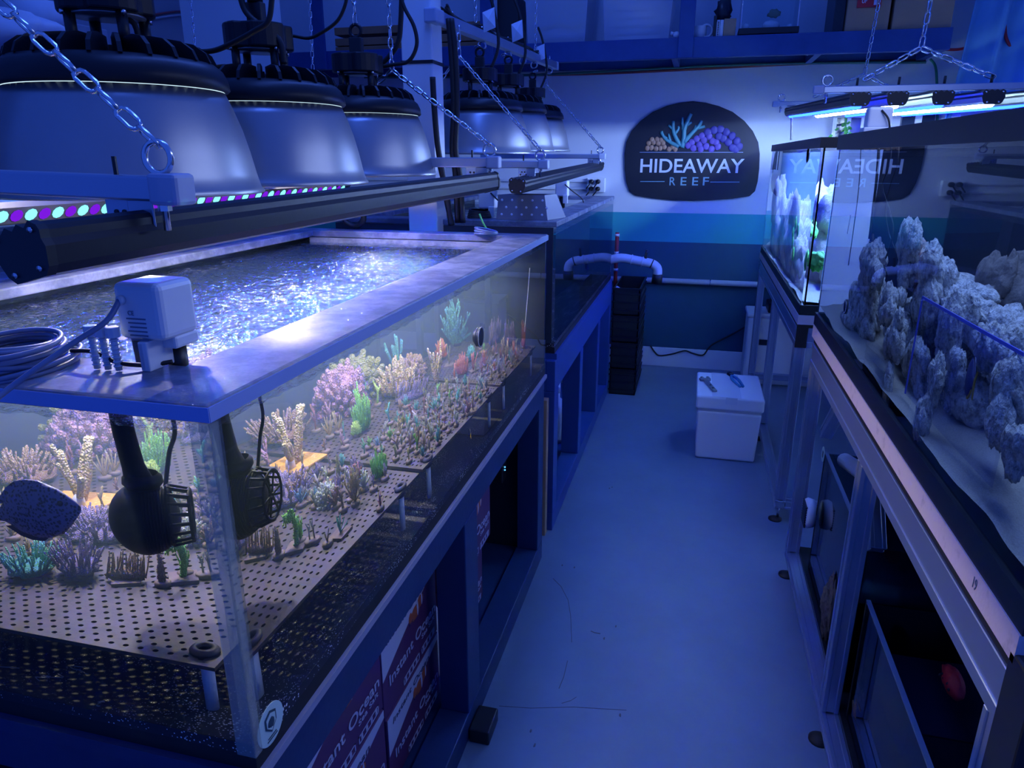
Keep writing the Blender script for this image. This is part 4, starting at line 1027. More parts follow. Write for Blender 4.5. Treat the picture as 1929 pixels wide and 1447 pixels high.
fish('fish', 'little dark fish with a yellow tail near the tank floor', fp2, .045, .022, .009, 2.6, M_DARK, mat('fish_yellow', (.85, .5, .03), .4), None, .05, False)
# worm like strings on the tank floor
M_STR = mat('pale_string', (.5, .46, .4), .7)
for k in range(9):
    rr = random.Random(40 + k); p = Vector((rr.uniform(-1.1, -.6), rr.uniform(.68, .8), TZ0 + .02)) if k < 6 else Vector((-.56, rr.uniform(.9, 2.3), TZ0 + .02))
    pts = [p]
    for q in range(5): pts.append(pts[-1] + Vector((rr.uniform(-.02, .02), rr.uniform(-.012, .012), rr.uniform(0, .001))))
    MB().tube(catmull(pts, 4), .0008, 4).build('debris_string', M_STR, tank, True)
# ================================================================== stand under the coral tank
XS = -.525
M_LITEDGE = mat('lit_rail_edge', (.30, .30, .38), .7)  # pale tone stands in for light on the rail's top edge
st = thing('tank_stand', 'blue painted timber stand under the near coral tank', 'stand', (-1.0, 1.6, 0))
MB().box(TX0, XS, TY0, TY1, .800, .826).build('foam_pad', M_RUBBER, st)
MB().box(XS - .002, XS + .008, TY0 - .005, TY1, .786, .800).build('lit_edge_strip', M_LITEDGE, st)
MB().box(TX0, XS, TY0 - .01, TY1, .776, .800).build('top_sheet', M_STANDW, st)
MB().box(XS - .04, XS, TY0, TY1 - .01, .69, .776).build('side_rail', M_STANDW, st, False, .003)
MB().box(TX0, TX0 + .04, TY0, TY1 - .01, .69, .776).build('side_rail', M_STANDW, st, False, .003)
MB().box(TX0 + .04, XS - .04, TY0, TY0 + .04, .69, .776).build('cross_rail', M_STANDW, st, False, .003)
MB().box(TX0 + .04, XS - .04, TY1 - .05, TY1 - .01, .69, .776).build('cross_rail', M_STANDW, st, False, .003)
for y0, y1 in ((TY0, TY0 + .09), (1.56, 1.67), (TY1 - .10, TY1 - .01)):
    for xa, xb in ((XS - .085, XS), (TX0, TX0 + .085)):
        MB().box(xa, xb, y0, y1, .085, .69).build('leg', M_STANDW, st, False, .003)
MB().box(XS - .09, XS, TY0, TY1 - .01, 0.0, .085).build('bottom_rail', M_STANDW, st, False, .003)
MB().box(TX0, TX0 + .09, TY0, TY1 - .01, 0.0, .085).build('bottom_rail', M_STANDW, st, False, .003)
MB().box(TX0 + .09, XS - .09, TY0 + .02, TY1 - .03, .04, .06).build('lower_deck', M_STANDW, st)
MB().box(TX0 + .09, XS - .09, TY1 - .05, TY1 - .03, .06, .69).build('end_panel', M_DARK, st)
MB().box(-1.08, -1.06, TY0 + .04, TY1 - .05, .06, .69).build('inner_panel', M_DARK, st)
tag(MB().box(-.522, -.462, 1.545, 1.645, 0, .045).build('wedge_block', M_BLACK, None, False, .004), 'small black block on the floor at the stand foot', 'block')
# little blue light dots inside the stand
ldx = thing('controller', 'small dark controller with two blue lights inside the stand', 'device', (-.66, 2.12, .5))
c = at_x(953, 883, -.64)
MB().box(-.70, -.645, c.y - .03, c.y + .03, c.z - .05, c.z + .03).build('device_body', M_BLACK, ldx, False, .004)
for dz in (.006, -.006): MB().blob((-.644, c.y, c.z + dz), (.003, .003, .003), 1, 0, 1, 5).build('indicator', emitter('indicator_blue', (.1, .45, 1), 2.5), ldx, True)

# ------------------------------------------------------------------ salt boxes
M_SALT = mat('salt_box_maroon', (.10, .03, .10), .55); M_SALTW = mat('salt_box_white', (.55, .56, .66), .55)
M_SALTT = mat('salt_text_white', (.5, .5, .62), .5); M_SALTO = mat('salt_orange', (.45, .11, .05), .5); M_SALTD = mat('salt_text_dark', (.05, .05, .12), .5)
def salt_box(x1, y0, y1, z0, z1, label):
    t = thing('salt_box', label, 'box', (x1 - .14, (y0 + y1) / 2, z0), 'salt boxes in the stand')
    MB().box(x1 - .28, x1, y0, y1, z0, z1).build('carton_body', M_SALT, t, False, .003)
    L = y1 - y0; h = z1 - z0; X = x1 + .0006
    k = 10; top = [(y0 + .002, z1 - .002), (y1 - .002, z1 - .002)]
    low = [(y1 - .002 - (L - .004) * i / k, z1 - h * (.10 + .42 * (i / k) ** 1.25)) for i in range(k + 1)]
    MB().prism(top + low, lambda a, b, s_: (s_, a, b), x1 + .0002, X + .0004).build('white_panel', M_SALTW, t)
    cy_ = (y0 + y1) / 2
    text('lettering', 'Instant Ocean', t, M_SALTT, (X + .001, cy_ + .01, z1 - h * .62), L * .86, h * .13, FACE_AISLE, .0004, .012)
    text('lettering', 'Sea Salt', t, M_SALTT, (X + .001, y1 - L * .2, z1 - h * .735), L * .26, h * .06, FACE_AISLE, .0004, .004)
    text('lettering', 'Instant Ocean', t, M_SALTD, (X + .0012, y0 + L * .43, z1 - h * .13), L * .7, h * .075, FACE_AISLE, .0004, .0, .2)
    for j, (dy, dz, ry, rz, m) in enumerate(((0, 0, .03, .02, M_SALTO), (.035, .012, .022, .017, M_SALTO), (.014, .004, .006, .022, M_SALTW), (.044, .012, .005, .017, M_SALTW), (-.035, .004, .012, .016, M_SALTO))):
        MB().blob((X + .001 + .0004 * (m is M_SALTW), y0 + L * .58 + dy, z1 - h * .30 + dz), (.0008, ry, rz), j, .15, 2, 7).build('fish_emblem', m, t, True)
    for j in range(3): MB().bar((X + .0008, y0 + L * (.47 + .05 * j), z1 - h * .37 + .006 * j), (X + .0008, y0 + L * (.50 + .05 * j), z1 - h * .27 + .006 * j), .0015, .004).build('weed_emblem', M_SALTD, t)
    for (a0, a1, b0, b1) in ((.32, .62, .87, .96), (.66, .93, .87, .96)):
        for (q0, q1, r0, r1) in ((a0, a1, b0, b0 + .012), (a0, a1, b1 - .012, b1), (a0, a0 + .012, b0, b1), (a1 - .012, a1, b0, b1)):
            MB().box(X, X + .0008, y0 + L * q0, y0 + L * q1, z1 - h * r1, z1 - h * r0).build('table_rule', M_SALTT, t)
        for q in range(4): MB().box(X, X + .0008, y0 + L * (a0 + .03 + .065 * q), y0 + L * (a0 + .055 + .065 * q), z1 - h * (b1 - .02), z1 - h * (b0 + .02)).build('table_cell', M_SALTT, t)
    return t
salt_box(-.645, 1.275, 1.645, .285, .525, 'upper salt box of the pair beside the middle stand leg')
salt_box(-.645, 1.285, 1.645, .062, .28, 'lower salt box of the pair beside the middle stand leg')
salt_box(-.640, .88, 1.262, .345, .585, 'upper salt box of the pair nearest the camera')
salt_box(-.640, .87, 1.262, .10, .34, 'middle salt box of the pair nearest the camera')
salt_box(-.640, 1.80, 2.19, .30, .555, 'upper salt box beyond the middle stand leg')
salt_box(-.66, 1.80, 2.15, .062, .295, 'lower salt box beyond the middle stand leg')
jr = thing('bottle', 'white bottle standing between the salt boxes', 'bottle', (-.70, 1.72, .06))
MB().lathe([(0, 0), (.035, 0), (.037, .02), (.037, .2), (.02, .24), (.02, .27), (0, .27)], (-.70, 1.725, .062), 16).build('bottle_body', M_PVC, jr, True)

# ================================================================== second tank on the left
UX0, UX1, UY0, UY1, UZ0, UZ1 = -1.50, -.54, 2.82, 4.80, .84, 1.355
t2 = thing('aquarium', 'dim second acrylic tank behind the coral tank on the left', 'aquarium', (-1.02, 3.8, UZ0))
MB().box(UX0, UX1, UY0, UY1, UZ0, UZ0 + .018).build('tank_floor', TANKFLOOR, t2)
slab((UX1 - .012, UX1, UY0, UY1, UZ0 + .018, UZ1 - .024), '+x', 'side_pane', t2)
MB().box(UX0, UX1 - .012, UY0, UY0 + .012, UZ0 + .018, UZ1 - .024).build('front_pane', M_BACKP, t2)
slab((UX0 + .012, UX1 - .012, UY1 - .012, UY1, UZ0 + .018, UZ1 - .024), '+y', 'end_pane', t2)
MB().box(UX0, UX0 + .012, UY0 + .012, UY1, UZ0 + .018, UZ1 - .024).build('far_side_pane', M_BACKP, t2)
rim_frame(UX0, UX1 + .004, UY0 - .004, UY1, UZ1 - .022, UZ1, .1, .12, .12, .1, ACRYLIC, t2)
water_sheet(UX0 + .013, UX1 - .013, UY0 + .013, UY1 - .013, UZ1 - .05, t2, WATER_CALM, .002, .03)
s2 = thing('tank_stand', 'blue painted timber stand under the second left tank', 'stand', (-1.02, 3.8, 0))
M_BLUEB = mat('blue_stand_paint', (.018, .06, .24), .5)
X2 = -.527
MB().box(UX0, X2 - .01, UY0, UY1, .815, .84).build('foam_pad', M_RUBBER, s2)
MB().box(UX0, X2, UY0, UY1, .79, .815).build('top_sheet', M_BLUEB, s2)
MB().box(X2 - .04, X2, UY0 - .03, UY1, .655, .79).build('side_rail', M_BLUEB, s2, False, .003)
MB().box(UX0, X2 - .04, UY0 - .03, UY0 + .01, .655, .79).build('cross_rail', M_BLUEB, s2, False, .003)
for y0, y1 in ((UY0 - .03, UY0 + .06), (3.48, 3.57), (4.15, 4.24), (UY1 - .09, UY1)):
    MB().box(X2 - .09, X2, y0, y1, .085, .655).build('leg', M_BLUEB, s2, False, .003)
for y0, y1 in ((UY0 - .03, UY0 + .06), (UY1 - .09, UY1)):
    MB().box(UX0, UX0 + .09, y0, y1, .085, .79).build('leg', M_BLUEB, s2, False, .003)
MB().box(X2 - .09, X2, UY0 - .03, UY1, 0, .085).build('bottom_rail', M_BLUEB, s2, False, .003)
MB().box(UX0, X2 - .09, UY0 + .02, UY1 - .03, .04, .06).build('lower_deck', M_BLUEB, s2)
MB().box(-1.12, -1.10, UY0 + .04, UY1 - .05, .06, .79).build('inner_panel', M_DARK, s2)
bd = tag(MB().box(-.60, -.548, 2.735, 2.775, 0, .635).build('timber_offcut', M_PLY, None, False, .003), 'raw brown timber offcut standing between the two left stands', 'timber')
# tubing, jug inside stand 2
jg = thing('jug', 'white jug on the lower deck of the second left stand', 'jug', (-.72, 3.05, .06))
c = at_x(1062, 870, -.64)
MB().lathe([(0, 0), (.07, 0), (.08, .03), (.08, .18), (.055, .23), (.03, .25), (.03, .29), (0, .29)], (-.70, c.y, .062), 20).build('jug_body', mat('milky_plastic', (.62, .65, .72), .4), jg, True)
MB().cyl((-.70, c.y, .345), (-.70, c.y, .40), .032, 16).build('cap', M_PVC, jg, True)
MB().torus((-.63, c.y - .03, .23), .04, .008, (0, 1, 0), 14, 6).build('handle', M_PVC, jg, True)
cable('cable', 'thin black cable drooping inside the second left stand', [at_x(x, y, -.60) for x, y in ((1095, 655), (1092, 700), (1080, 745), (1068, 790))], .004)
tag(MB().bar((-.63, 2.98, .42), (-.63, 3.3, .44), .012, .012).build('rod', mat('blue_rod', (.1, .2, .6), .4), None), 'blue rod lying across inside the second left stand', 'rod')
# magnet ring and pale strands in the second tank
def at_in2(px, py, depth): return wet(px, py, 0, UX1, 0, UX1 - depth)
c = at_in2(1105, 497, .03)
mr_ = thing('magnet', 'black ribbed magnet on the second tank pane', 'magnet', c)
for k in range(3): MB().cyl((c.x - .02 + k * .016, c.y, c.z), (c.x - .006 + k * .016, c.y, c.z), .03 + .002 * (k % 2), 18).build('magnet_ring', M_BLACK, mr_, True)
# flared aluminium tray standing on the second tank's rim
M_TRAY = mat('tray_aluminium', (.2, .22, .28), .7, .3)
M_DOT = mat('led_glint', (.75, .85, 1.0), .3, .4)  # pale flecks painted in for LED reflections on the tray
tr_ = thing('flared_tray', 'flared silver tray with painted LED glints upside down on the second tank', 'tray', (-.69, 2.98, UZ1))
zb, zt_ = UZ1 + .001, UZ1 + .098
lo = [(-.80, 2.865), (-.58, 2.865), (-.545, 3.10), (-.80, 3.10)]; hi = [(-.775, 2.885), (-.585, 2.885), (-.565, 3.04), (-.76, 3.04)]
lo = [(-.798, 2.862), (-.583, 2.862), (-.538, 3.03), (-.76, 3.03)]; hi = [(-.79, 2.875), (-.60, 2.875), (-.572, 2.985), (-.75, 2.985)]
for i in range(4):
    j = (i + 1) % 4
    o = MB().add([(*lo[i], zb), (*lo[j], zb), (*hi[j], zt_), (*hi[i], zt_)], [(0, 1, 2, 3)]).build('tray_side', M_TRAY, tr_)
    s_ = o.modifiers.new('s', 'SOLIDIFY'); s_.thickness = .003
MB().add([(*p, zt_ - .02) for p in hi], [(0, 1, 2, 3)]).build('tray_inside', M_BLACK, tr_)
rr = random.Random(5)
for i in range(5):
    for j in range(3):
        x = -.775 + .042 * i + (.018 if j % 2 else 0); z = zb + .02 + .028 * j
        MB().blob((x, 2.8615 + (z - zb) * .135, z), (.005, .0015, .005), i, 0, 1, 6).build('led_fleck', M_DOT, tr_, True)
# pump drivers on the second tank
def driver2(c, lb):
    t = thing('pump_driver', lb, 'driver', (c[0], c[1], UZ1))
    MB().box(c[0] - .035, c[0] + .035, c[1] - .03, c[1] + .03, UZ1 + .035, UZ1 + .12).build('driver_body', M_DRV, t, False, .008, 3)
    MB().cyl((c[0], c[1], UZ1 - .03), (c[0], c[1], UZ1 + .036), .016, 12).build('driver_stem', M_BLACK, t, True)
    MB().box(c[0] + .012, c[0] + .038, c[1] - .045, c[1] - .028, UZ1, UZ1 + .045).build('clamp', M_DRV, t, False, .003)
    MB().tube(catmull([(c[0] + .02, c[1] - .03, UZ1 + .1), (c[0] + .06, c[1] - .05, UZ1 + .07), (c[0] + .11, c[1] - .02, UZ1 + .03), (c[0] + .12, c[1], UZ1 + .004)], 5), .003, 6).build('driver_cord', M_RUBBER, t, True)
    return t
driver2((-.865, 2.98), 'white pump driver with a black cord left of the silver tray')
driver2((-.735, 4.0), 'white pump driver at the far end of the second left tank')
cl = thing('cable_coil', 'black cable coil under the driver left of the silver tray', 'cable', (-.89, 2.92, UZ1))
for k in range(5): MB().torus((-.885, 2.915, UZ1 + .006 + .006 * k), .075 - .003 * k, .004, (.03 * k, .02, 1), 28, 6, 0, 1, .6).build('cable_loop', M_RUBBER, cl, True)
cable('cord', 'short bright green tube sticking up from the coral tank rim', [at_y(x, y, 2.56) for x, y in ((917, 432), (910, 420), (903, 403))], .0035, mat('neon_green', (.2, .8, .15), .4, emit=None), cat='tube')
cl2 = thing('cable_coil', 'small blue cable coil on the coral tank rim corner', 'cable', (-.735, 2.52, TZ1))
for k in range(3): MB().torus((-.735, 2.50, TZ1 + .004 + .006 * k), .04, .004, (.1 * k, .05, 1), 20, 6).build('cable_loop', M_BLUECORD, cl2, True)
tag(MB().torus((-1.28, 2.55, 1.389), .045, .012, (0, 1, .2), 16, 6).build('hose_loop', M_RUBBER, None, True), 'black hose loop on the back rim of the coral tank', 'hose')

# third tank at the far left edge
t3 = thing('aquarium', 'pale rimmed tank beyond the coral tank at the left edge', 'aquarium', (-2.2, 1.4, .3))
MB().box(-2.75, -1.60, .3, 2.6, .3, 1.285).build('tank_body', mat('dim_tank', (.05, .07, .1), .4), t3)
rim_frame(-2.75, -1.58, .3, 2.6, 1.30, 1.325, .1, .1, .1, .1, ACRYLIC, t3)
water_sheet(-2.7, -1.62, .35, 2.55, 1.288, t3, WATER_CALM, .003, .03)
for i in range(40): MB().box(-1.70, -1.692, .95 + i * .03, .966 + i * .03, 1.285, 1.30).build('weir_tooth', M_RUBBER, t3)
MB().box(-2.7, -1.62, .35, 2.55, 0, .3).build('stand_box', M_DARK, t3)

# ================================================================== crates, white pipework, striped pole at the back
for k in range(4):
    z0 = .0 + .19 * k
    t = thing('crate', ('lowest', 'second lowest', 'second highest', 'topmost')[k] + ' black ribbed crate of the stack by the back wall', 'crate', (-.43, 5.0, z0), 'stacked black crates')
    x0, x1, y0, y1 = -.515, -.335, 4.79, 5.34
    for bx in ((x0, x1, y0, y0 + .008), (x0, x1, y1 - .008, y1), (x0, x0 + .008, y0, y1), (x1 - .008, x1, y0, y1)):
        MB().box(*bx, z0 + .002, z0 + .182).build('crate_wall', M_BLACK, t)
    MB().box(x0, x1, y0, y1, z0 + .001, z0 + .008).build('crate_floor', M_BLACK, t)
    for zz in (.03, .085, .14, .175):
        MB().box(x0 - .006, x1 + .006, y0 - .006, y0, z0 + zz, z0 + zz + .012).build('rib', M_BLACKM, t)
        MB().box(x1, x1 + .006, y0, y1, z0 + zz, z0 + zz + .012).build('rib', M_BLACKM, t)
pv = thing('pipework', 'white curved pipework above the crates, left half standing in for its reflection', 'pipe', (-.42, 4.9, .8))
pts = [at_y(x, y, 4.9) for x, y in ((1122, 512), (1124, 499), (1133, 491), (1150, 489), (1170, 486), (1190, 489), (1210, 493), (1228, 497), (1238, 505), (1239, 517))]  # left half of the arch is the pane's reflection built as pipe
MB().tube(catmull(pts, 4), .03, 14).build('white_pipe', M_PVC, pv, True)
for q in (0, 9): MB().cyl(pts[q], pts[q] + Vector((-.004, 0, -.06)), .036, 14).build('black_end', M_BLACK, pv, True)
for q in (3, 5, 6, 7):
    d = (pts[q + 1] - pts[q - 1]).normalized(); MB().torus(pts[q], .0305, .004, d, 18, 6).build('fitting_ring', M_PVC if q != 7 else M_BLACK, pv, True)
MB().tube([pts[6] + Vector((.02, 0, .0)), pts[6] + Vector((.022, -.01, .05)), pts[6] + Vector((.03, -.01, .08))], [.012, .008, .01], 8).build('valve_handle', M_BLACK, pv, True)
MB().tube([at_y(1160, 541, 4.82), at_y(1175, 550, 4.82)], .012, 8).build('short_pipe', M_PVC, pv, True)
M_RED = mat('pole_red', (.30, .02, .03), .45)
po = thing('striped_pole', 'red pole with white bands standing in the crate stack', 'pole', (-.5, 4.76, .62))
pA, pB = at_y(1163, 438, 5.2), at_y(1158, 555, 5.2)
MB().cyl(pB, pA, .014, 12).build('pole', M_RED, po, True)
for f_ in (0.02, .30, .57): 
    q = pA + (pB - pA) * f_; MB().cyl(q, q + (pB - pA) * .04, .0165, 12).build('white_band', M_PVC, po, True)

# ================================================================== hanging lamps
LEDC = [emitter('led_royal', (0.0, .004, 1.0), 95), emitter('led_cyan', (.02, .45, 1.0), 75), emitter('led_white', (1.0, .86, .56), 440), emitter('led_violet', (.28, .0, 1.0), 28)]
LEDD = [emitter('led_royal_dim', (0.0, .02, 1.0), 7), emitter('led_cyan_dim', (.02, .4, 1.0), 5), emitter('led_white_dim', (.7, .8, 1), 3.5), emitter('led_violet_dim', (.2, 0, 1), 4)]
def lamp(x, y, z, label, bright):
    t = thing('high_bay_lamp', label, 'lamp', (x, y, z))
    c = (x, y, z)
    o = MB().lathe([(.232, -.004), (.234, .0), (.228, .006), (.222, .03), (.214, .07), (.204, .11), (.190, .15), (.180, .1745)], c, 64).build('shade', M_ALUP, t, True)
    s_ = o.modifiers.new('s', 'SOLIDIFY'); s_.thickness = .002; s_.offset = -1
    MB().torus((x, y, z - .002), .231, .0032, (0, 0, 1), 64, 6).build('shade_lip', M_ALUP, t, True)
    MB().lathe([(.15, .176), (.186, .176), (.190, .180), (.188, .196), (.180, .212), (.168, .222), (.15, .225), (0, .226)], c, 56).build('housing_ring', M_BLACKM, t, True)
    if bright: MB().lathe([(.176, .1752), (.1795, .1752), (.1795, .1768), (.176, .1768)], c, 56).build('light_slit', emitter('slit_light', (.62, .85, 1.0), 1.1), t, True)
    me = None
    for k in range(24):
        a = 2 * math.pi * k / 24
        d = Vector((math.cos(a), math.sin(a), 0))
        if me is None:
            vs = []; prof = [(.05, 0), (.172, 0), (.165, .016), (.145, .03), (.11, .036), (.05, .036)]
            f = MB().prism(prof, lambda r, h, tt: (r, tt, h), -.0035, .0035); me = bpy.data.meshes.new('cooling_fin'); me.from_pydata(f.v, [], f.f); me.materials.append(M_BLACKM)
        part_like(me, 'cooling_fin', t, Matrix.Translation((0, 0, .222)) @ Matrix.Rotation(a, 4, 'Z'))
    for k in range(4):
        a = math.pi / 4 + k * R90 + .3; e = Vector((x + .062 * math.cos(a), y + .062 * math.sin(a), z))
        MB().cyl(e + Vector((0, 0, .24)), e + Vector((0, 0, .30)), .0095, 10).build('standoff', M_BLACK, t, True)
        e2 = Vector((x + .072 * math.cos(a), y + .072 * math.sin(a), z))
        MB().cyl(e2 + Vector((0, 0, .292)), e2 + Vector((0, 0, .303)), .0045, 8).build('bolt', M_CHROME, t, True)
    MB().cyl((x, y, z + .295), (x, y, z + .2985), .062, 20).build('driver_plate', M_ALUP, t, True)
    pts = []
    for k in range(32):
        a = 2 * math.pi * k / 32; r = .078 if k % 8 not in (0, 1) else .066; pts.append((r * math.cos(a), r * math.sin(a)))
    MB().prism(pts, lambda a, b, h: (x + a, y + b, z + h), .2985, .352).build('driver_can', M_BLACKM, t, False, .004)
    MB().box(x - .02, x + .02, y - .012, y + .012, z + .352, z + .40).build('hook_block', M_BLACK, t, False, .003)
    MB().torus((x, y, z + .418), .018, .0055, (0, 1, 0), 16, 6).build('hook', M_BLACKM, t, True)
    MB().tube(catmull([(x + .02, y, z + .30), (x + .045, y + .01, z + .285), (x + .05, y + .01, z + .245)], 4), .005, 6).build('lead_wire', M_RUBBER, t, True)
    board = MB().cyl((x, y, z + .075), (x, y, z + .083), .19, 40).build('led_board', M_DARK, t)
    rings = [(.07, 9), (.115, 15), (.160, 21)]; mb = MB(); q = 0
    if bright:
        l = bpy.data.lights.new('lamp_light', 'AREA'); l.shape = 'DISK'; l.size = .046; l.energy = 9.0; l.color = (1.0, .88, .62)
        lo_ = bpy.data.objects.new('lamp_light', l); COL.objects.link(lo_); lo_.parent = t; lo_.location = (0, 0, .072)
    for R_i, cnt in rings:
        for k in range(cnt):
            a = 2 * math.pi * k / cnt + R_i * 9; p = Vector((x + R_i * math.cos(a), y + R_i * math.sin(a), z + .0735)); q += 1
            mi = (0, 0, 0, 1, 0, 3, 0)[q % 7]
            vs = [p] + [p + Vector((.0185 * math.cos(j * 1.0472), .0185 * math.sin(j * 1.0472), 0)) for j in range(6)]
            mb.add(vs, [(0, 1 + (j + 1) % 6, 1 + j) for j in range(6)], mi)
    led = mb.build('led_array', LEDC if bright else LEDD, t); led['kind'] = 'stuff'
    return t
lamp(-1.035, 1.17, 1.538, 'big aluminium high bay lamp nearest the camera', True)
lamp(-1.030, 1.63, 1.540, 'aluminium high bay lamp in the middle of the near three', True)
lamp(-1.055, 2.20, 1.547, 'aluminium high bay lamp beside the white post', True)
lamp(-.975, 3.25, 1.615, 'pale high bay lamp just right of the white post', False)
lamp(-.945, 3.63, 1.627, 'pale high bay lamp in the middle of the far three', False)
lamp(-1.01, 4.45, 1.635, 'pale high bay lamp furthest along near the sign', False)

# ------------------------------------------------------------------ LED bars and cross bars
def bar_profile(w, h):
    pts = []
    for k in range(9): 
        xx = -w / 2 + w * k / 8; pts.append((xx, h / 2 + (.0 if k % 2 else -.0055)))
    pts += [(w / 2 + .002, h * .3), (w / 2, h * .15), (w / 2 + .002, 0), (w / 2, -h * .12), (w / 2 - .004, -h * .35), (w / 2 - .012, -h / 2), (-w / 2 + .012, -h / 2), (-w / 2 + .004, -h * .35), (-w / 2, -h * .12), (-w / 2 - .002, 0), (-w / 2, h * .15), (-w / 2 - .002, h * .3)]
    return pts
_hs = {}
def led_bar(label, p0, p1, w=.066, h=.058, roll=0.0, leds=None, strip=None, group=None, pitch=.03):
    p0, p1 = Vector(p0), Vector(p1); d = p1 - p0; L = d.length
    t = thing('led_bar', label, 'light', p0, group)
    prof = bar_profile(w, h)
    q = d.to_track_quat('Y', 'Z').to_matrix().to_4x4() @ Matrix.Rotation(roll, 4, 'Y')
    def T(a, b, y): return p0 + q @ Vector((a, y, b))
    MB().prism(prof, lambda a, b, y: T(a, b, y), 0, L).build('housing', M_BLACKM, t)
    for y0, y1 in ((-.012, 0), (L, L + .012)):
        MB().prism([(a * 1.05, b * 1.05) for a, b in prof], lambda a, b, y: T(a, b, y), y0, y1).build('end_cap', M_BLACK, t)
        for a, b in ((-.4, .35), (.4, .35), (-.28, -.36), (.28, -.36)):
            yy = y0 - .003 if y0 < 0 else y1
            MB().cyl(T(a * w, b * h, yy), T(a * w, b * h, yy + .004), .0032, 8).build('screw', M_CHROME, t, True)
    lens = mat('lens_strip', (.02, .02, .03), .2)
    if strip: MB().prism([(w * .2 * math.cos(k * .5236), -h / 2 - .011 * math.sin(k * .5236)) for k in range(7)], lambda a, b, y: T(a, b, y), .01, L - .01).build('light_strip', strip, t)
    if leds:
        n = int((L - .04) / pitch)
        for i in range(n):
            m = leds[i % len(leds)]
            if m.name not in _hs:
                mb = MB().lathe([(0, -.002), (.009, -.0016), (.0132, 0)], (0, 0, 0), 10)
                me = bpy.data.meshes.new('led_lens'); me.from_pydata(mb.v, [], mb.f); me.materials.append(m); _hs[m.name] = me
            part_like(_hs[m.name], 'led_lens', t, q @ Matrix.Translation((0, .02 + (i + .5) * pitch, -h / 2 - .001)))
    return t
LB1, LB2 = emitter('bar_led_cyan', (.22, .95, 1), 1.6), emitter('bar_led_violet', (.2, .01, .75), 1.0)
led_bar('long black light bar hanging over the coral tank edge', at_x(58, 475, -.70) , (-.665, 2.30, 1.520), .066, .056, -.25)
led_bar('light bar with lit lenses under the near lamps', (-1.27, .85, 1.508), (-1.22, 2.36, 1.508), .06, .05, -1.0, [LB1, LB2])
led_bar('black light bar over the second left tank', at_x(975, 350, -.68), at_x(1128, 313, -.66), .06, .055, .1)
M_CLEARCAP = mat('milky_cap', (.5, .55, .7), .35, alpha=.85)
def cross_bar(label, pl, pr, sec=.03, eye=True, bracket=None, hooks=()):
    pl, pr = Vector(pl), Vector(pr); t = thing('cross_bar', label, 'bar', (pl + pr) / 2)
    d = (pr - pl).normalized()
    MB().bar(pl, pr, sec, sec).build('square_tube', M_ALU, t, False, .003)
    MB().bar(pr - d * .012, pr + d * .03, sec * 1.28, sec * 1.28).build('end_cap', M_CLEARCAP, t, False, .005)
    MB().bar(pl - d * .03, pl + d * .012, sec * 1.28, sec * 1.28).build('end_cap', M_CLEARCAP, t, False, .005)
    for e in (pl + d * .02, pr - d * .005):
        MB().torus(e + Vector((0, 0, sec / 2 + .022)), .019, .0042, (0, 1, 0), 18, 6, 0, 1, 1).build('eye_bolt', M_CHROME, t, True)
        MB().cyl(e + Vector((0, 0, -sec / 2 - .036)), e + Vector((0, 0, sec / 2 + .004)), .0045, 8).build('bolt_shank', M_CHROME, t, True)
        MB().cyl(e + Vector((0, 0, -sec / 2 - .012)), e + Vector((0, 0, -sec / 2 - .002)), .0085, 6).build('nut', M_CHROME, t)
    for hx in hooks:
        b = pl + (pr - pl) * hx
        MB().box(b.x - .022, b.x + .022, b.y - .003, b.y, b.z - sec / 2 - .05, b.z - sec / 2 + .004).build('bracket', M_CHROME if bracket == 'bright' else M_ALU, t, False, .002)
        MB().box(b.x + .012, b.x + .05, b.y - .004, b.y - .001, b.z - sec / 2 - .055, b.z - sec / 2).build('bracket', M_ALU, t, False, .002)
        for k in range(6):
            a = k * 1.047; MB().cyl((b.x + .012 * math.cos(a), b.y - .0045, b.z - sec / 2 - .026 + .012 * math.sin(a)), (b.x + .012 * math.cos(a), b.y - .002, b.z - sec / 2 - .026 + .012 * math.sin(a)), .0032, 8).build('bracket_hole', M_BLACK, t)
        MB().cyl((b.x, b.y, b.z + sec / 2), (b.x, b.y, b.z + sec / 2 + .022), .003, 6).build('stud', M_BLACK, t)
    return t
e1 = at_x(312, 356, -.645); e2 = at_x(925, 306, -.645); e3 = at_x(1020, 310, -.63); e4 = at_x(1132, 294.5, -.62)
cross_bar('nearest square aluminium cross bar with a white end cap', (-1.42, e1.y + .0, e1.z + .02), e1, .030, hooks=(.91, .3))
cross_bar('aluminium cross bar at the far end of the near light frame', (-1.42, e2.y, e2.z), e2, .030, bracket='bright', hooks=(.92, .3))
cross_bar('aluminium cross bar at the near end of the second light frame', (-1.38, e3.y, e3.z), e3, .028, bracket='bright', hooks=(.9,))
cross_bar('furthest aluminium cross bar of the second light frame', (-1.38, e4.y, e4.z), e4, .028, bracket='bright', hooks=(.92,))
# chains of the near frames
def apexed(e, apx, up, label, L=.036, w=.019, r=.0028):
    e = Vector(e) + Vector((0, 0, .05)); ap = Vector(apx)
    lft = Vector((2 * ap.x - e.x, e.y, e.z))
    return chain(label, [[e, ap], [lft, ap], [ap, ap + Vector((0, 0, up))]], L, w, r)
apexed(e1, (-1.03, e1.y + .02, 1.92), .6, 'steel chain sling holding the nearest cross bar', .042, .021, .003)
a2 = at_y(738, 132, e2.y); apexed(e2, a2, .55, 'steel chain sling in front of the white post')
a3 = at_y(865, 106, e3.y); apexed(e3, a3, .11, 'steel chain sling holding the second light frame')
a4 = at_y(1029, 160, e4.y); apexed(e4, a4, .13, 'thin steel chain sling of the furthest cross bar')
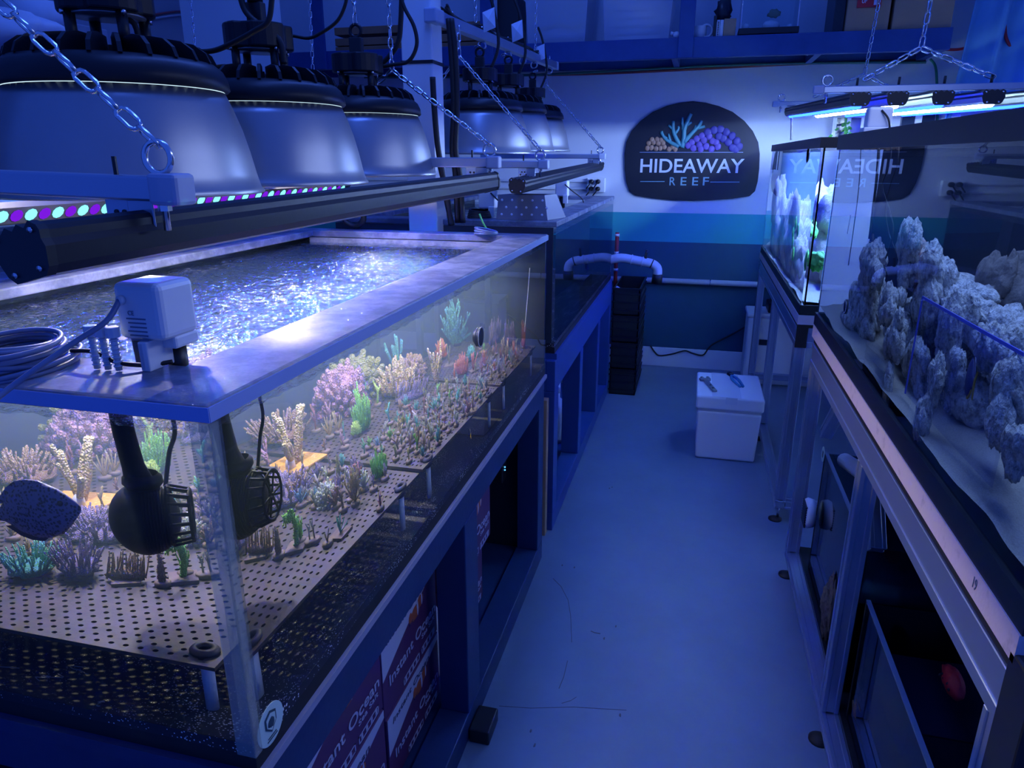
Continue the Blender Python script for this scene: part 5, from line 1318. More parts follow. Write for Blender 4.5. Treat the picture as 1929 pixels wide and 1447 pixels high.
# slanting hanger rail above the far lamps
ha, hb = at_y(815, 30, 2.75), at_y(1045, 124, 4.9)
hr = thing('hanger_rail', 'slanting square rail above the far lamps carrying cords', 'rail', ha)
MB().bar(ha, hb, .04, .04).build('square_tube', M_ALU, hr, False, .003)
dd = (hb - ha).normalized(); MB().bar(ha - dd * .03, ha + dd * .06, .05, .05).build('end_cap', M_CLEARCAP, hr, False, .006)
MB().bar(hb - dd * .02, hb + dd * .02, .048, .048).build('end_cap', M_CLEARCAP, hr, False, .006)
for k, f_ in enumerate((.1, .28, .48, .62, .74, .93)):
    p = ha + (hb - ha) * f_
    MB().torus(p + Vector((0, -.005, -.04)), .018, .004, (0, 1, 0), 16, 6).build('eye_bolt', M_CHROME, hr, True)
    MB().cyl(p + Vector((0, 0, -.02)), p + Vector((0, 0, .045)), .004, 6).build('bolt_shank', M_CHROME, hr, True)
for k in range(3):
    rr = random.Random(k); pts = [ha + (hb - ha) * (.05 + .11 * i) + Vector((rr.uniform(-.02, .02), 0, .018 + rr.uniform(-.01, .035))) for i in range(8)]
    cable('cable', ('lowest', 'middle', 'upper')[k] + ' black cable lashed along the slanting hanger rail', pts, .006)
for px, py, dy, lb in ((896, 42, 3.2, 'chain rising from the hanger rail above the nearest far lamp'), (1009, 95, 4.4, 'chain rising from the hanger rail in front of the clear bin')):
    p = at_y(px, py, dy); chain(lb, [[p, p + Vector((0, 0, .5))]], .034, .018, .0025)
for i, (lx, ly, lz) in enumerate(((-.975, 3.25, 1.615), (-.945, 3.63, 1.627), (-1.01, 4.45, 1.635))):
    f_ = (.3, .52, .77)[i]; p = ha + (hb - ha) * f_; top_ = Vector((lx, ly, lz + .44))
    chain(('chain from the hanger rail to the first far lamp', 'chain from the hanger rail to the middle far lamp', 'chain from the hanger rail to the last far lamp')[i], [[top_, Vector((p.x, ly, p.z - .06))]], .034, .018, .0026)
    g_ = top_ + Vector((.05, -.02, .10)); tg = thing('paper_tag', ('crumpled paper tag hanging by the first far lamp', 'crumpled paper tag hanging by the middle far lamp', 'small paper tag hanging by the last far lamp')[i], 'tag', g_)
    vs = [g_ + Vector(v) for v in ((-.03, 0, .03), (.02, .012, .05), (.028, 0, -.03), (-.022, -.012, -.05), (0, -.014, .0))]
    o = MB().add(vs, [(0, 1, 4), (1, 2, 4), (2, 3, 4), (3, 0, 4)]).build('paper', mat('tag_silver', (.55, .6, .7), .35), tg); s_ = o.modifiers.new('s', 'SOLIDIFY'); s_.thickness = .001
    cable('lamp_cord', ('black cord curving from the first far lamp', 'black cord curving from the middle far lamp', 'black cord curving from the last far lamp')[i],
          [(lx + .05, ly, lz + .35), (lx + .085, ly, lz + .45), (lx + .06, ly, lz + .6), (lx + .03, ly, lz + .68)], .007)
# near lamps: hangers and cords
for i, (lx, ly, lz) in enumerate(((-1.035, 1.17, 1.538), (-1.03, 1.63, 1.54), (-1.055, 2.20, 1.547))):
    lb = ('black strap holding up the lamp nearest the camera', 'black strap holding up the middle near lamp', 'chain holding up the lamp beside the white post')[i]
    if i < 2: tag(MB().tube([(lx, ly, lz + .40), (lx, ly, lz + .8), (lx, ly, 2.6)], [.018, .016, .016], 10).build('hanger_strap', M_BLACK, None, True), lb, 'hanger')
    else: chain(lb, [[Vector((lx, ly, lz + .435)), Vector((lx, ly, 2.6))]], .036, .019, .003)
def cab(lb, pxs, Y, r=.006, name='lamp_cord'): return cable(name, lb, [at_y(x, y, Y) for x, y in pxs], r)
cab('black cord sagging between the two nearest lamps', ((262, 70), (300, 88), (350, 96), (400, 96), (440, 80), (480, 58), (505, 40), (512, 0), (513, -30)), 1.3, .005)
cab('black cord looping over the middle near lamp', ((450, -20), (462, 20), (490, 48), (515, 62), (530, 85), (535, 120)), 1.6, .007)
cab('grey cord with a tag above the middle near lamp', ((532, 85), (545, 68), (580, 72), (605, 62), (635, 40), (650, 10), (655, -20)), 1.7, .004)
cab('black cord draped in front of the white post', ((705, 128), (740, 122), (770, 115), (785, 85), (780, 50), (762, 15), (750, -20)), 2.25, .006)
cab('thick black cord behind the lamp beside the post', ((705, 130), (730, 110), (750, 80), (755, 40), (757, -20)), 2.3, .008)
for k, (pxs, lb) in enumerate(((((845, 35), (851, 110), (855, 200), (852, 280), (858, 330), (862, 420)), 'left of the twin thick cables hanging before the far lamps'), (((850, 35), (858, 110), (861, 200), (858, 280), (866, 330), (872, 420)), 'right of the twin thick cables hanging before the far lamps'),
                               (((815, 145), (818, 200), (824, 270), (832, 320), (842, 380), (852, 425)), 'single thick cable hanging right of the white post'), (((826, 300), (840, 360), (850, 425)), 'short cable behind the twin thick cables'))):
    cab(lb, pxs, 2.68, .011, 'power_cable')
for k, (x0, x1, lb) in enumerate(((582, 590, 'thin chain hanging left of the lamp beside the post'), (356, 370, 'thin chain hanging in front of the white partition'))):
    p = at_y(x1, 145 if k == 0 else 118, 3.4); q = at_y(x0, -30, 3.4); chain(lb, [[p, q]], .034, .018, .0024)
# white sack and duct on a shelf at the upper left
sk = thing('sack', 'white printed sack on a high shelf at the upper left', 'sack', (-2.35, 2.0, 1.86))
c = at_y(20, 65, 2.2)
MB().blob((c.x - .05, 2.2, c.z), (.22, .14, .09), 3, .22, 1.6, 14).build('sack_body', mat('sack_white', (.66, .67, .74), .5), sk, True)
MB().box(c.x + .02, c.x + .07, 2.055, 2.062, c.z - .01, c.z + .02).build('print_mark', M_INK, sk)
tag(MB().tube([at_y(10, 18, 2.4), at_y(60, 26, 2.4), at_y(112, 32, 2.4)], [.05, .055, .05], 16).build('duct', mat('sack_white', (.6, .6, .6)), None, True), 'white round duct behind the near lamp top', 'duct')
tag(MB().box(c.x - .5, c.x + .35, 2.05, 2.6, c.z - .12, c.z - .09).build('wall_shelf', M_BLUEWOOD, None), 'dark shelf board under the white sack', 'shelf')
tag(MB().box(at_y(75, 60, 2.5).x, at_y(112, 60, 2.5).x, 2.5, 2.75, c.z - .09, c.z + .1).build('grey_box', mat('box_grey', (.25, .27, .33), .5), None, False, .005), 'grey box beside the white sack', 'box')
for k, (dy, col, lb) in enumerate(((0, (.3, .05, .06), 'red wire running along the wall behind the near lamp'), (7, (.5, .5, .55), 'pale wire running along the wall behind the near lamp'))):
    cable('wire', lb, [at_x(x, y + dy, -3.585) for x, y in ((255, 36), (290, 28), (330, 22), (350, 22))], .008, mat('wirecol%d' % k, col, .5))
# ================================================================== right hand side
XR = .44
def extr(mb, p0, p1, w=.045, h=.045, up=None):
    """slotted aluminium profile: body plus raised lips so that the grooves read"""
    mb.bar(p0, p1, w * .86, h * .86, 0, up)
    p0, p1 = Vector(p0), Vector(p1); d = (p1 - p0).normalized()
    a = Vector(up) if up else (Vector((0, 0, 1)) if abs(d.z) < .95 else Vector((0, 1, 0)))
    u = d.cross(a).normalized(); v = u.cross(d).normalized()
    for s1 in (-1, 1):
        for s2 in (-1, 1):
            c = u * (s1 * w * .36) + v * (s2 * h * .36)
            mb.bar(p0 + c, p1 + c, w * .28, h * .28, 0, up)
    return mb
def extr_part(nm, parent, p0, p1, w=.045, h=.045, up=None):
    return extr(MB(), p0, p1, w, h, up).build(nm, M_ALU, parent, False, .0015, 1)
def alu_stand(label, x0, x1, y0, y1, posts, ztop, zlow=.10):
    t = thing('metal_stand', label, 'stand', ((x0 + x1) / 2, (y0 + y1) / 2, 0))
    hw = .0225
    for x in (x0 + hw, x1 - hw):
        extr_part('top_rail', t, (x, y0, ztop - .0425), (x, y1, ztop - .0425), .045, .085)
        extr_part('bottom_rail', t, (x, y0, zlow), (x, y1, zlow), .045, .04)
        for y in posts:
            extr_part('leg', t, (x, y, zlow + .02), (x, y, ztop - .085), .045, .05)
            MB().cyl((x, y, .014), (x, y, zlow - .02), .006, 10).build('foot_screw', M_CHROME, t, True)
            MB().lathe([(0, 0), (.030, 0), (.030, .006), (.014, .014), (0, .015)], (x - .01, y, 0), 18).build('levelling_foot', M_RUBBER, t, True)
    for y in (y0 + hw, y1 - hw):
        extr_part('cross_rail', t, (x0 + .045, y, ztop - .0425), (x1 - .045, y, ztop - .0425), .045, .085)
        extr_part('cross_rail', t, (x0 + .045, y, zlow), (x1 - .045, y, zlow), .045, .04)
    return t
def black_tank(label, x0, x1, y0, y1, z0, zg0, zg1, z1, waterz, back=None):
    t = thing('glass_tank', label, 'aquarium', ((x0 + x1) / 2, (y0 + y1) / 2, z0))
    def frame(nm, za, zb_, wd):
        mb = MB(); mb.box(x0 - .006, x1 + .006, y0 - .006, y0 + wd, za, zb_).box(x0 - .006, x1 + .006, y1 - wd, y1 + .006, za, zb_)
        mb.box(x0 - .006, x0 + wd, y0 + wd, y1 - wd, za, zb_).box(x1 - wd, x1 + .006, y0 + wd, y1 - wd, za, zb_)
        return mb.build(nm, M_BLACK, t)
    frame('bottom_trim', z0, zg0, .012); frame('top_trim', zg1, z1, .03)
    MB().box(x0, x1, y0, y1, z0, z0 + .012).build('tank_floor', M_DARK, t)
    th = .010
    slab((x0, x0 + th, y0, y1, zg0 - .02, zg1 + .01), '-x', 'front_pane', t)
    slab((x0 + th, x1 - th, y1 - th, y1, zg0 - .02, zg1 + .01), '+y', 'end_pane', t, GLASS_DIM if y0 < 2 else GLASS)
    slab((x0 + th, x1 - th, y0, y0 + th, zg0 - .02, zg1 + .01), '-y', 'near_end_pane', t)
    MB().box(x1 - th, x1, y0, y1, zg0 - .02, zg1 + .01).build('back_pane', back or M_DARK, t)
    for y in (y0, y1 - .012): MB().box(x0 + th, x0 + th + .006, y, y + .012, zg0, zg1).build('corner_seal', M_BLACK, t)
    water_sheet(x0 + th, x1 - th, y0 + th, y1 - th, waterz, t, WATER_CALM, .0012, .05)
    return t
def plank_base(label, x0, x1, y0, y1, z0, z1, parent=None):
    o = MB(); n = 60; vs = []
    t = thing('base_board', label, 'board', ((x0 + x1) / 2, (y0 + y1) / 2, z0))
    MB().box(x0, x1, y0, y1, z0, z1).build('board', M_PLANK, t)
    return t
# near stand + tank
ns = alu_stand('slotted aluminium stand under the near right tank', XR, 1.06, .90, 2.70, (.925, 1.80, 2.672), .955)
MB().box(XR + .004, 1.06, .905, 2.70, .9565, .974).build('foam_layer', M_RUBBER, ns)
MB().box(XR + .045, 1.05, .93, 2.68, .12, .132).build('lower_board', mat('black_board', (.012, .014, .018), .3), ns)
for (ya, za, yb, zb_) in ((2.66, .62, 2.42, .85), (1.82, .62, 2.05, .85)):
    extr_part('brace', ns, (XR + .08, ya, za), (XR + .08, yb, zb_), .04, .04)
plank_base('worn pale timber board under the near right tank', XR - .002, 1.06, .90, 2.72, .975, 1.018)
text('pencil_mark', '19', COL.objects['base_board'], M_INK, (XR - .0026, 1.05, .998), .013, .018, (math.pi / 2, 0, -math.pi / 2), .0003)
NT = (XR + .006, 1.05, .905, 2.725)
ntk = black_tank('large dim glass tank of pale rocks, nearest on the right', *NT, 1.0185, 1.062, 1.622, 1.668, 1.60)
MB().box(XR - .002, XR + .02, .84, .915, .70, .99).build('corner_bracket', M_BLACK, ns, False, .004)
# sand bed
def sand_bed(t, x0, x1, y0, y1, z, seed, m):
    vs = []; fs = []; nx, ny = 24, 60
    for j in range(ny + 1):
        for i in range(nx + 1):
            x = x0 + (x1 - x0) * i / nx; y = y0 + (y1 - y0) * j / ny
            vs.append((x, y, z + .018 * noise.noise((x * 4 + seed, y * 4, 0)) + .006 * noise.noise((x * 14, y * 14, seed)) + .05 * (x - x0)))
    for j in range(ny):
        for i in range(nx):
            a = j * (nx + 1) + i; fs.append((a, a + 1, a + nx + 2, a + nx + 1))
    o = MB().add(vs, fs).build('sand_bed', m, None, True); return o
M_SAND = mat('sand', (.5, .46, .39), .85, vary=(180, (.36, .33, .28)), bump=(320, .8, .004))
tag(sand_bed(None, NT[0] + .012, NT[1] - .012, NT[2] + .012, NT[3] - .012, 1.085, 2, M_SAND), 'beige sand bed in the near right tank', 'sand', kind='stuff')
M_ROCK = mat('dry_rock', (.66, .65, .60), .8, vary=(38, (.26, .25, .23), .34, .56), bump=(70, 1.0, .02))  # dark noise tone put in for shade in pits and crevices
def in_r(px, py, depth): return wet(px, py, 0, NT[0], 0, NT[0] + depth)
def lumps(c, rad, seed, amp=.4):
    R = random.Random(seed); mb = MB(); c = Vector(c)
    mb.blob(c, (rad[0] * .75, rad[1] * .75, rad[2] * .8), seed, amp * .7, 1.7, 22, 0, 6, billow=True)
    for k in range(7):
        d = Vector((R.uniform(-1, 1) * rad[0], R.uniform(-1, 1) * rad[1], R.uniform(-1, .9) * rad[2])) * .62
        q = R.uniform(.34, .52)
        mb.blob(c + d, (rad[0] * q + .006, rad[1] * q + .006, rad[2] * q + .006), seed + k * 3.7, amp * .6, 2.0, 14, 0, 5, billow=True)
    return mb
def rock(label, px, py, depth, rad, seed, amp=.42, m=None, tilt=0):
    c = in_r(px, py, depth); rad = [q * 1.08 for q in rad]
    o = lumps(c, rad, seed, amp).build('rock', m or M_ROCK, None, True)
    return tag(o, label, 'rock', 'rocks in the near right tank')
rock('tall pale rock at the far end of the near right tank', 1715, 480, .26, (.07, .08, .085), 1)
rock('broad pale rock behind the black ring in the right tank', 1645, 500, .22, (.08, .13, .08), 2)
rock('craggy pale rock in the middle row of the right tank', 1755, 535, .26, (.07, .08, .09), 4)
rock('long layered pale rock lying behind the blue sheet', 1810, 560, .34, (.08, .15, .045), 5, .35)
rock('dark brownish rock deep in the right tank', 1895, 580, .46, (.09, .10, .12), 6, .4, mat('dark_rock', (.20, .17, .15), .85, vary=(20, (.1, .09, .08)), bump=(45, .9, .012)))
rock('pale rock arch behind the sand slope', 1675, 570, .13, (.05, .085, .05), 7)
rock('pale overhanging rock near the front glass', 1690, 630, .09, (.045, .06, .06), 8)
rock('narrow pale rock pillar standing in the sand', 1672, 735, .06, (.028, .03, .075), 9, .35)
rock('upright pale slab rock under the blue sheet', 1790, 620, .2, (.05, .07, .085), 10)
rock('knobbly white coral rock on the pillar in the right tank', 1765, 715, .07, (.03, .035, .045), 11, .5)
rock('rough beige rock pillar nearest the glass', 1745, 780, .05, (.032, .035, .05), 12, .4)
rock('big ridged pale rock at the right edge', 1905, 750, .12, (.055, .06, .07), 13, .45)
rock('small ridged pale rock at the right edge on the sand', 1922, 850, .08, (.035, .04, .04), 14, .45)
rock('pale rubble rock behind the dark blue fish', 1870, 660, .17, (.05, .06, .05), 15)
rock('pale rock wedged behind the arch rock', 1640, 545, .3, (.08, .1, .07), 16)
rock('pale rock low behind the upright slab', 1740, 600, .3, (.07, .1, .07), 17)
rock('greyish rock at the foot of the dark rock', 1905, 650, .36, (.08, .09, .06), 18)
rock('pale rock shelf under the long layered rock', 1835, 600, .3, (.08, .12, .05), 19)
rock('small pale rock on the sand left of the fish', 1800, 700, .14, (.03, .035, .04), 20)
for (x, y, rx, ry, rz, sd, lb) in ((.74, 2.35, .13, .2, .10, 41, 'low base rock at the far end under the right tank reef'), (.78, 1.95, .14, .2, .11, 42, 'low base rock in the middle under the right tank reef'), (.84, 1.55, .13, .18, .10, 43, 'low base rock under the dark rock in the right tank'), (.66, 1.72, .06, .1, .07, 44, 'low base rock under the blue edged sheet')):
    tag(lumps((x, y, 1.10 + rz * .55), (rx, ry, rz), sd).build('rock', M_ROCK, None, True), lb, 'rock', 'rocks in the near right tank')
# ring, sheet, fish, pipe and cables
c = in_r(1592, 578, .02)
rg = thing('round_nozzle', 'black round nozzle with a white rim on the right tank glass', 'nozzle', c)
MB().cyl((c.x - .004, c.y, c.z), (c.x + .024, c.y, c.z), .022, 20).build('nozzle_body', M_BLACK, rg, True)
MB().torus((c.x - .006, c.y, c.z), .0185, .0022, (1, 0, 0), 24, 6).build('white_rim', M_PVC, rg, True)
M_BLUEAC = shader('blue_acrylic', _thin((.72, .78, .97), .05, .1))
M_BLUEEDGE = mat('blue_sheet_edge', (.14, .18, .75), .3)
a, b = in_r(1738, 560, .10), in_r(1929, 668, .10)
sh_ = thing('acrylic_sheet', 'clear blue edged acrylic divider among the right tank rocks', 'sheet', ((a.x + b.x) / 2, (a.y + b.y) / 2, 1.1))
zt_ = max(a.z, b.z)
MB().add([(a.x, a.y, 1.10), (b.x, b.y, 1.10), b, a], [(0, 1, 2, 3)]).build('sheet', M_BLUEAC, sh_)
MB().bar(a, b, .006, .006).build('sheet_edge', M_BLUEEDGE, sh_)
MB().bar((a.x, a.y, 1.10), a, .006, .006).build('sheet_edge', M_BLUEEDGE, sh_)
fp = in_r(1828, 712, .10)
fish('fish', 'dark blue fish hovering between the right tank rocks', fp, .075, .07, .02, 1.1, mat('fish_navy', (.02, .03, .16), .4), mat('fish_tail_yellow', (.35, .24, .04), .4))
a_ = NT[3]
M_CABD = mat('cable_dark', (.015, .016, .02), .5)
def in_tank_cable(lb, pxs, dep, r, m=None):
    return cable('cable', lb, [in_r(x, y, dep) for x, y in pxs], r, m or M_CABD)
in_tank_cable('thick dark pipe hanging into the near right tank', ((1656, 268), (1652, 330), (1644, 400), (1638, 450)), .22, .012)
in_tank_cable('dark cable curling right of the thick pipe in the right tank', ((1680, 268), (1676, 310), (1662, 350), (1676, 400), (1682, 440), (1664, 500)), .22, .005)
in_tank_cable('second dark cable curling in the near right tank', ((1694, 268), (1690, 310), (1678, 345), (1668, 390), (1674, 440), (1690, 480)), .23, .005)
in_tank_cable('thin dark cable left of the thick pipe in the right tank', ((1622, 268), (1618, 350), (1608, 430), (1598, 500)), .22, .004)
in_tank_cable('short pale cable at the far corner of the right tank', ((1602, 405), (1599, 425), (1596, 440)), .2, .004, M_PVC)
pw = in_r(1640, 470, .22)
ps = thing('tank_pump', 'long black pump hanging on a pipe in the right tank', 'pump', pw)
MB().tube([pw + Vector((0, 0, .045)), pw + Vector((0, 0, .032)), pw + Vector((0, .004, 0)), pw + Vector((0, .006, -.03)), pw + Vector((0, .008, -.042))], [.008, .018, .022, .016, .006], 14).build('pump_body', M_BLACK, ps, True)
for k in range(5): MB().torus(pw + Vector((0, 0, .02 - .01 * k)), .0212, .0022, (0, 0, 1), 18, 5).build('pump_rib', M_BLACKM, ps, True)
# driver on top of the near tank
tb = at_x(1652, 240, .52)
d3 = thing('pump_driver', 'bright white pump driver on top of the near right tank', 'driver', (tb.x, tb.y, 1.668))
MB().box(tb.x - .035, tb.x + .035, tb.y - .03, tb.y + .03, 1.685, 1.745).build('driver_body', M_DRV, d3, False, .008, 3)
MB().box(tb.x - .045, tb.x + .06, tb.y - .04, tb.y + .02, 1.668, 1.686).build('clamp', M_DRV, d3, False, .003)
MB().tube(catmull([(tb.x, tb.y - .031, 1.735), (tb.x + .02, tb.y - .04, 1.71), (tb.x + .03, tb.y - .04, 1.675)], 4), .003, 6).build('driver_cord', M_RUBBER, d3, True)

# far stand + tank
fs_ = alu_stand('slotted aluminium stand under the far right tank', XR, 1.06, 3.12, 5.22, (3.15, 4.16, 5.19), .915, .09)
MB().box(XR + .004, 1.06, 3.12, 5.22, .9155, .93).build('foam_layer', M_RUBBER, fs_)
MB().box(XR - .001, XR + .044, 3.115, 3.12, .83, .945).build('black_corner', M_RUBBER, fs_)
plank_base('pale timber board under the far right tank', XR - .002, 1.06, 3.11, 5.24, .931, .970)
FT = (XR + .006, 1.05, 3.12, 5.22)
M_PALEBACK = mat('pale_blue_back', (.20, .31, .43), .6)
ftk = black_tank('bright glass tank of pale rocks and green corals at the far right', *FT, .971, 1.012, 1.632, 1.672, 1.60, M_PALEBACK)
tag(sand_bed(None, FT[0] + .012, FT[1] - .012, FT[2] + .012, FT[3] - .012, 1.02, 5, M_SAND), 'bright sand bed in the far right tank', 'sand', kind='stuff')
M_ROCKL = mat('reef_rock_lit', (.8, .74, .68), .8, vary=(16, (.55, .42, .4)), bump=(40, .9, .014))  # lit copy of the rock, brightness put into its colour
for k, (x, y, z, rad, lb) in enumerate(((.70, 3.6, 1.12, (.16, .34, .18), 'nearest rock mound in the far right tank'), (.72, 4.15, 1.20, (.18, .42, .26), 'tall broad rock reef in the middle of the far right tank'), (.74, 4.75, 1.22, (.17, .36, .28), 'tall rock reef at the end of the far right tank'), (.90, 3.85, 1.18, (.1, .3, .24), 'rock mound at the back of the far right tank'))):
    tag(lumps((x, y, z), rad, 30 + k).build('rock', M_ROCKL, None, True), lb, 'rock', 'rocks in the far right tank')
M_GLOWG = coral_mat('neon', (60, 210, 70), (150, 255, 130))
for k, (px, py, lb) in enumerate(((1499, 420, 'topmost green coral disc on the far right rocks'), (1503, 434, 'green coral disc beside the topmost one'), (1494, 440, 'green coral disc in the middle of the far right rocks'), (1493, 457, 'lower green coral disc on the far right rocks'), (1494, 478, 'lowest green coral disc on the far right rocks'))):
    c = wet(px, py, 0, FT[0], 0, FT[0] + .06)
    t = thing('coral', lb, 'coral', c, 'green corals in the far right tank')
    MB().blob(c, (.02, .03, .03), k, .3, 4, 8).build('coral_disc', M_GLOWG, t, True)
    MB().blob((c.x - .016, c.y - .004, c.z), (.008, .012, .012), k, .2, 4, 6).build('coral_mouth', cm('lime'), t, True)
c = wet(1540, 493, 1, FT[2], 1, FT[2] + .08)
tag(MB().blob(c, (.035, .03, .04), 3, .35, 4, 12).build('coral', M_GLOWG, None, True), 'ruffled neon green coral low by the far tank corner', 'coral')
c = wet(1522, 291, 0, FT[0], 0, FT[0] + .012)
mg_ = thing('magnet', 'black magnet inside the far right tank glass', 'magnet', c)
MB().cyl((c.x - .012, c.y, c.z), (c.x + .02, c.y, c.z), .034, 18).build('magnet_body', M_BLACK, mg_, True)
MB().torus((c.x + .004, c.y, c.z), .034, .003, (1, 0, 0), 20, 6).build('magnet_ring', M_RUBBER, mg_, True)
cable('cable', 'thin cable hanging from the rack end to the far right tank', [at_y(x, y, 5.0) for x, y in ((1491, 216), (1491, 240), (1490, 264))], .006, M_CABD)

# ------------------------------------------------------------------ light rack over the far right tank
RB = emitter('rack_led_blue', (.0012, .006, 1.0), 130, True); RW = emitter('rack_led_white', (.5, .76, 1.0), 280, True)
xs_n = (.574, .706, .862, 1.031, 1.19); xs_f = (.514, .670, .837, 1.001, 1.148)
lbs = ('leftmost of the five light bars over the far right tank', 'second light bar from the left over the far right tank', 'middle light bar over the far right tank', 'second light bar from the right over the far right tank', 'rightmost of the five light bars over the far right tank')
for k in range(5):
    led_bar(lbs[k], (xs_n[k], 3.2, 1.812), (xs_f[k], 5.0, 1.865), .07, .05, 0, None, RW if k in (1, 3) else RB, 'light bars over the far right tank')
rk = cross_bar('near timber toned cross bar of the right light rack', (.44, 3.27, 1.853), (1.42, 3.27, 1.853), .026)
rk2 = cross_bar('far cross bar of the right light rack', (.42, 4.9, 1.905), (1.4, 4.9, 1.905), .026)
for x in (.57, .72, .88, 1.04, 1.19):
    tag(MB().cyl((x, 3.27, 1.866), (x, 3.27, 1.895), .005, 6).build('stud', M_BLACK, rk, True))
ap = at_y(1735, 90, 3.27)
chain('steel chain sling holding the near end of the right rack', [[(.59, 3.27, 1.885), ap], [(1.05, 3.27, 1.885), ap], [ap, ap + Vector((.02, 0, .45))]], .05, .026, .0036)
ap = at_y(1629, 140, 4.9)
chain('steel chain sling holding the far end of the right rack', [[(.62, 4.9, 1.94), ap], [(1.12, 4.9, 1.94), ap], [ap, ap + Vector((.04, 0, .7))]], .05, .026, .0036)
# plant and frames behind the rack
pf = thing('window', 'dark framed window with plants behind the right rack', 'window', (1.0, 5.5, 1.5))
c0, c1 = at_y(1562, 300, 5.55), at_y(1625, 222, 5.55)
MB().box(c0.x, c1.x, 5.52, 5.56, 1.3, c1.z).build('window_pane', mat('window_dark', (.02, .03, .06), .2), pf)
for x in (c0.x, (c0.x + c1.x) / 2, c1.x): MB().box(x - .012, x + .012, 5.51, 5.52, 1.3, c1.z).build('window_bar', M_WHITE, pf)
MB().box(c0.x - .03, c1.x + .03, 5.3, 5.52, at_y(1588, 262, 5.4).z - .225, at_y(1588, 262, 5.4).z - .2).build('window_sill', M_WHITE, pf)
c2, c3 = at_y(1695, 240, 5.55), at_y(1760, 215, 5.55)
MB().box(c2.x, c3.x, 5.52, 5.56, 1.5, c3.z).build('window_pane', MATS['window_dark'], pf)
MB().box((c2.x + c3.x) / 2 - .02, (c2.x + c3.x) / 2 + .02, 5.51, 5.52, 1.5, c3.z).build('window_bar', M_WHITE, pf)
pl = thing('potted_plant', 'small leafy plant behind the far right tank', 'plant', at_y(1588, 262, 5.4))
c = at_y(1588, 262, 5.4)
MB().lathe([(0, -.2), (.05, -.2), (.07, -.02), (.06, -.02), (0, -.03)], c, 14).build('pot', M_BLACK, pl, True)
rr = random.Random(9)
for k in range(22):
    d = Vector((rr.gauss(0, .035), rr.gauss(0, .02), rr.uniform(-.03, .12)))
    p = c + d; u = Vector((rr.uniform(-1, 1), rr.uniform(-1, .2), rr.uniform(-.4, .8))).normalized() * .035; v = u.cross(Vector((rr.uniform(-1, 1), 1, rr.uniform(-1, 1)))).normalized() * .014
    MB().add([p, p + u * .5 + v, p + u, p + u * .5 - v], [(0, 1, 2, 3)]).build('leaf', mat('leaf_green', (.06, .28, .05), .5), pl)
MB().tube([c + Vector((0, 0, -.1)), c + Vector((.01, 0, .02)), c + Vector((0, 0, .14))], .006, 6).build('stem', MATS['leaf_green'], pl)
bx = at_y(1830, 225, 4.9)
tag(MB().box(bx.x - .08, bx.x + .17, 4.85, 5.0, 1.2, bx.z + .06).build('grey_cabinet', mat('cabinet_grey', (.3, .3, .34), .5), None, False, .006), 'grey cabinet end beside the curtain', 'cabinet')

# ------------------------------------------------------------------ under the near right stand: sump tanks and fittings
def sump(label, x0, x1, y0, y1, z0, z1):
    t = thing('sump_tank', label, 'aquarium', ((x0 + x1) / 2, (y0 + y1) / 2, z0))
    g = shader('sump_glass', _thin((.35, .42, .5), .07, .03))
    for bx in ((x0, x0 + .008, y0, y1), (x1 - .008, x1, y0, y1), (x0 + .008, x1 - .008, y0, y0 + .008), (x0 + .008, x1 - .008, y1 - .008, y1)):
        MB().box(*bx, z0, z1).build('pane', g, t)
    MB().box(x0, x1, y0, y1, z0, z0 + .01).build('tank_floor', M_DARK, t)
    for y in (y0, y1 - .008): MB().box(x0 - .001, x0 + .01, y, y + .008, z0, z1 + .002).build('corner_seal', M_RUBBER, t)
    MB().box(x0 - .001, x0 + .009, y0, y1, z1, z1 + .006).build('glass_edge', mat('glass_edge', (.14, .2, .3), .3), t)
    MB().box(x0 + .01, x1 - .01, (y0 + y1) / 2, (y0 + y1) / 2 + .006, z0 + .01, z1 - .05).build('baffle', g, t)
    MB().box(x0 + .012, x1 - .01, y0 + .01, y1 - .01, z0 + .01, z0 + (z1 - z0) * .62).build('sump_water', mat('sump_dark', (.006, .012, .03), .15), t)
    return t
sump('dark glass sump tank with a white pipe under the near right stand', .50, 1.0, 1.86, 2.52, .135, .60)
sump('long dark glass sump tank nearest under the right stand', .50, 1.0, .96, 1.76, .135, .50)
c = at_x(1592, 868, .56)
pvp = thing('pvc_pipe', 'white pipe slanting across the sump under the right stand', 'pipe', c)
e_ = at_x(1665, 918, .56)
MB().tube([c, e_], .026, 16).build('pipe_run', M_PVC, pvp, True)
MB().blob(c, (.026, .026, .026), 1, 0, 1, 8).build('pipe_end', M_PVC, pvp, True)
stc = at_x(1551, 856, .499)
so = thing('sticker', 'small round green sticker on the sump glass', 'sticker', stc)
MB().lathe([(0, 0), (.028, 0), (.028, .001), (0, .001)], (.4985, stc.y, stc.z), 24, 0, (-1, 0, 0)).build('sticker_disc', MATS['sticker_green'], so)
MB().prism([(-.009, .012), (.009, .012), (.009, -.006), (0, -.014), (-.009, -.006)], lambda a, b, tt: (tt, stc.y + a, stc.z + b), .4965, .4974).build('shield', M_STK, so)
c = at_x(1540, 968, .5)
gr = thing('pump_grille', 'white round slatted pump grille beside the sump', 'pump', c)
MB().lathe([(0, 0), (.05, 0), (.055, .02), (.05, .03), (0, .03)], (.487, c.y, c.z), 24, 0, (-1, 0, 0)).build('grille_body', M_PVC, gr, True)
for k in range(9): MB().box(.452, .458, c.y - .04, c.y + .04, c.z - .042 + k * .0095, c.z - .038 + k * .0095).build('grille_slat', M_DARK, gr)
M_BARK = mat('bark_brown', (.16, .12, .09), .85, vary=(25, (.07, .055, .045)), bump=(50, .9, .01))
c = at_x(1560, 1080, .475)
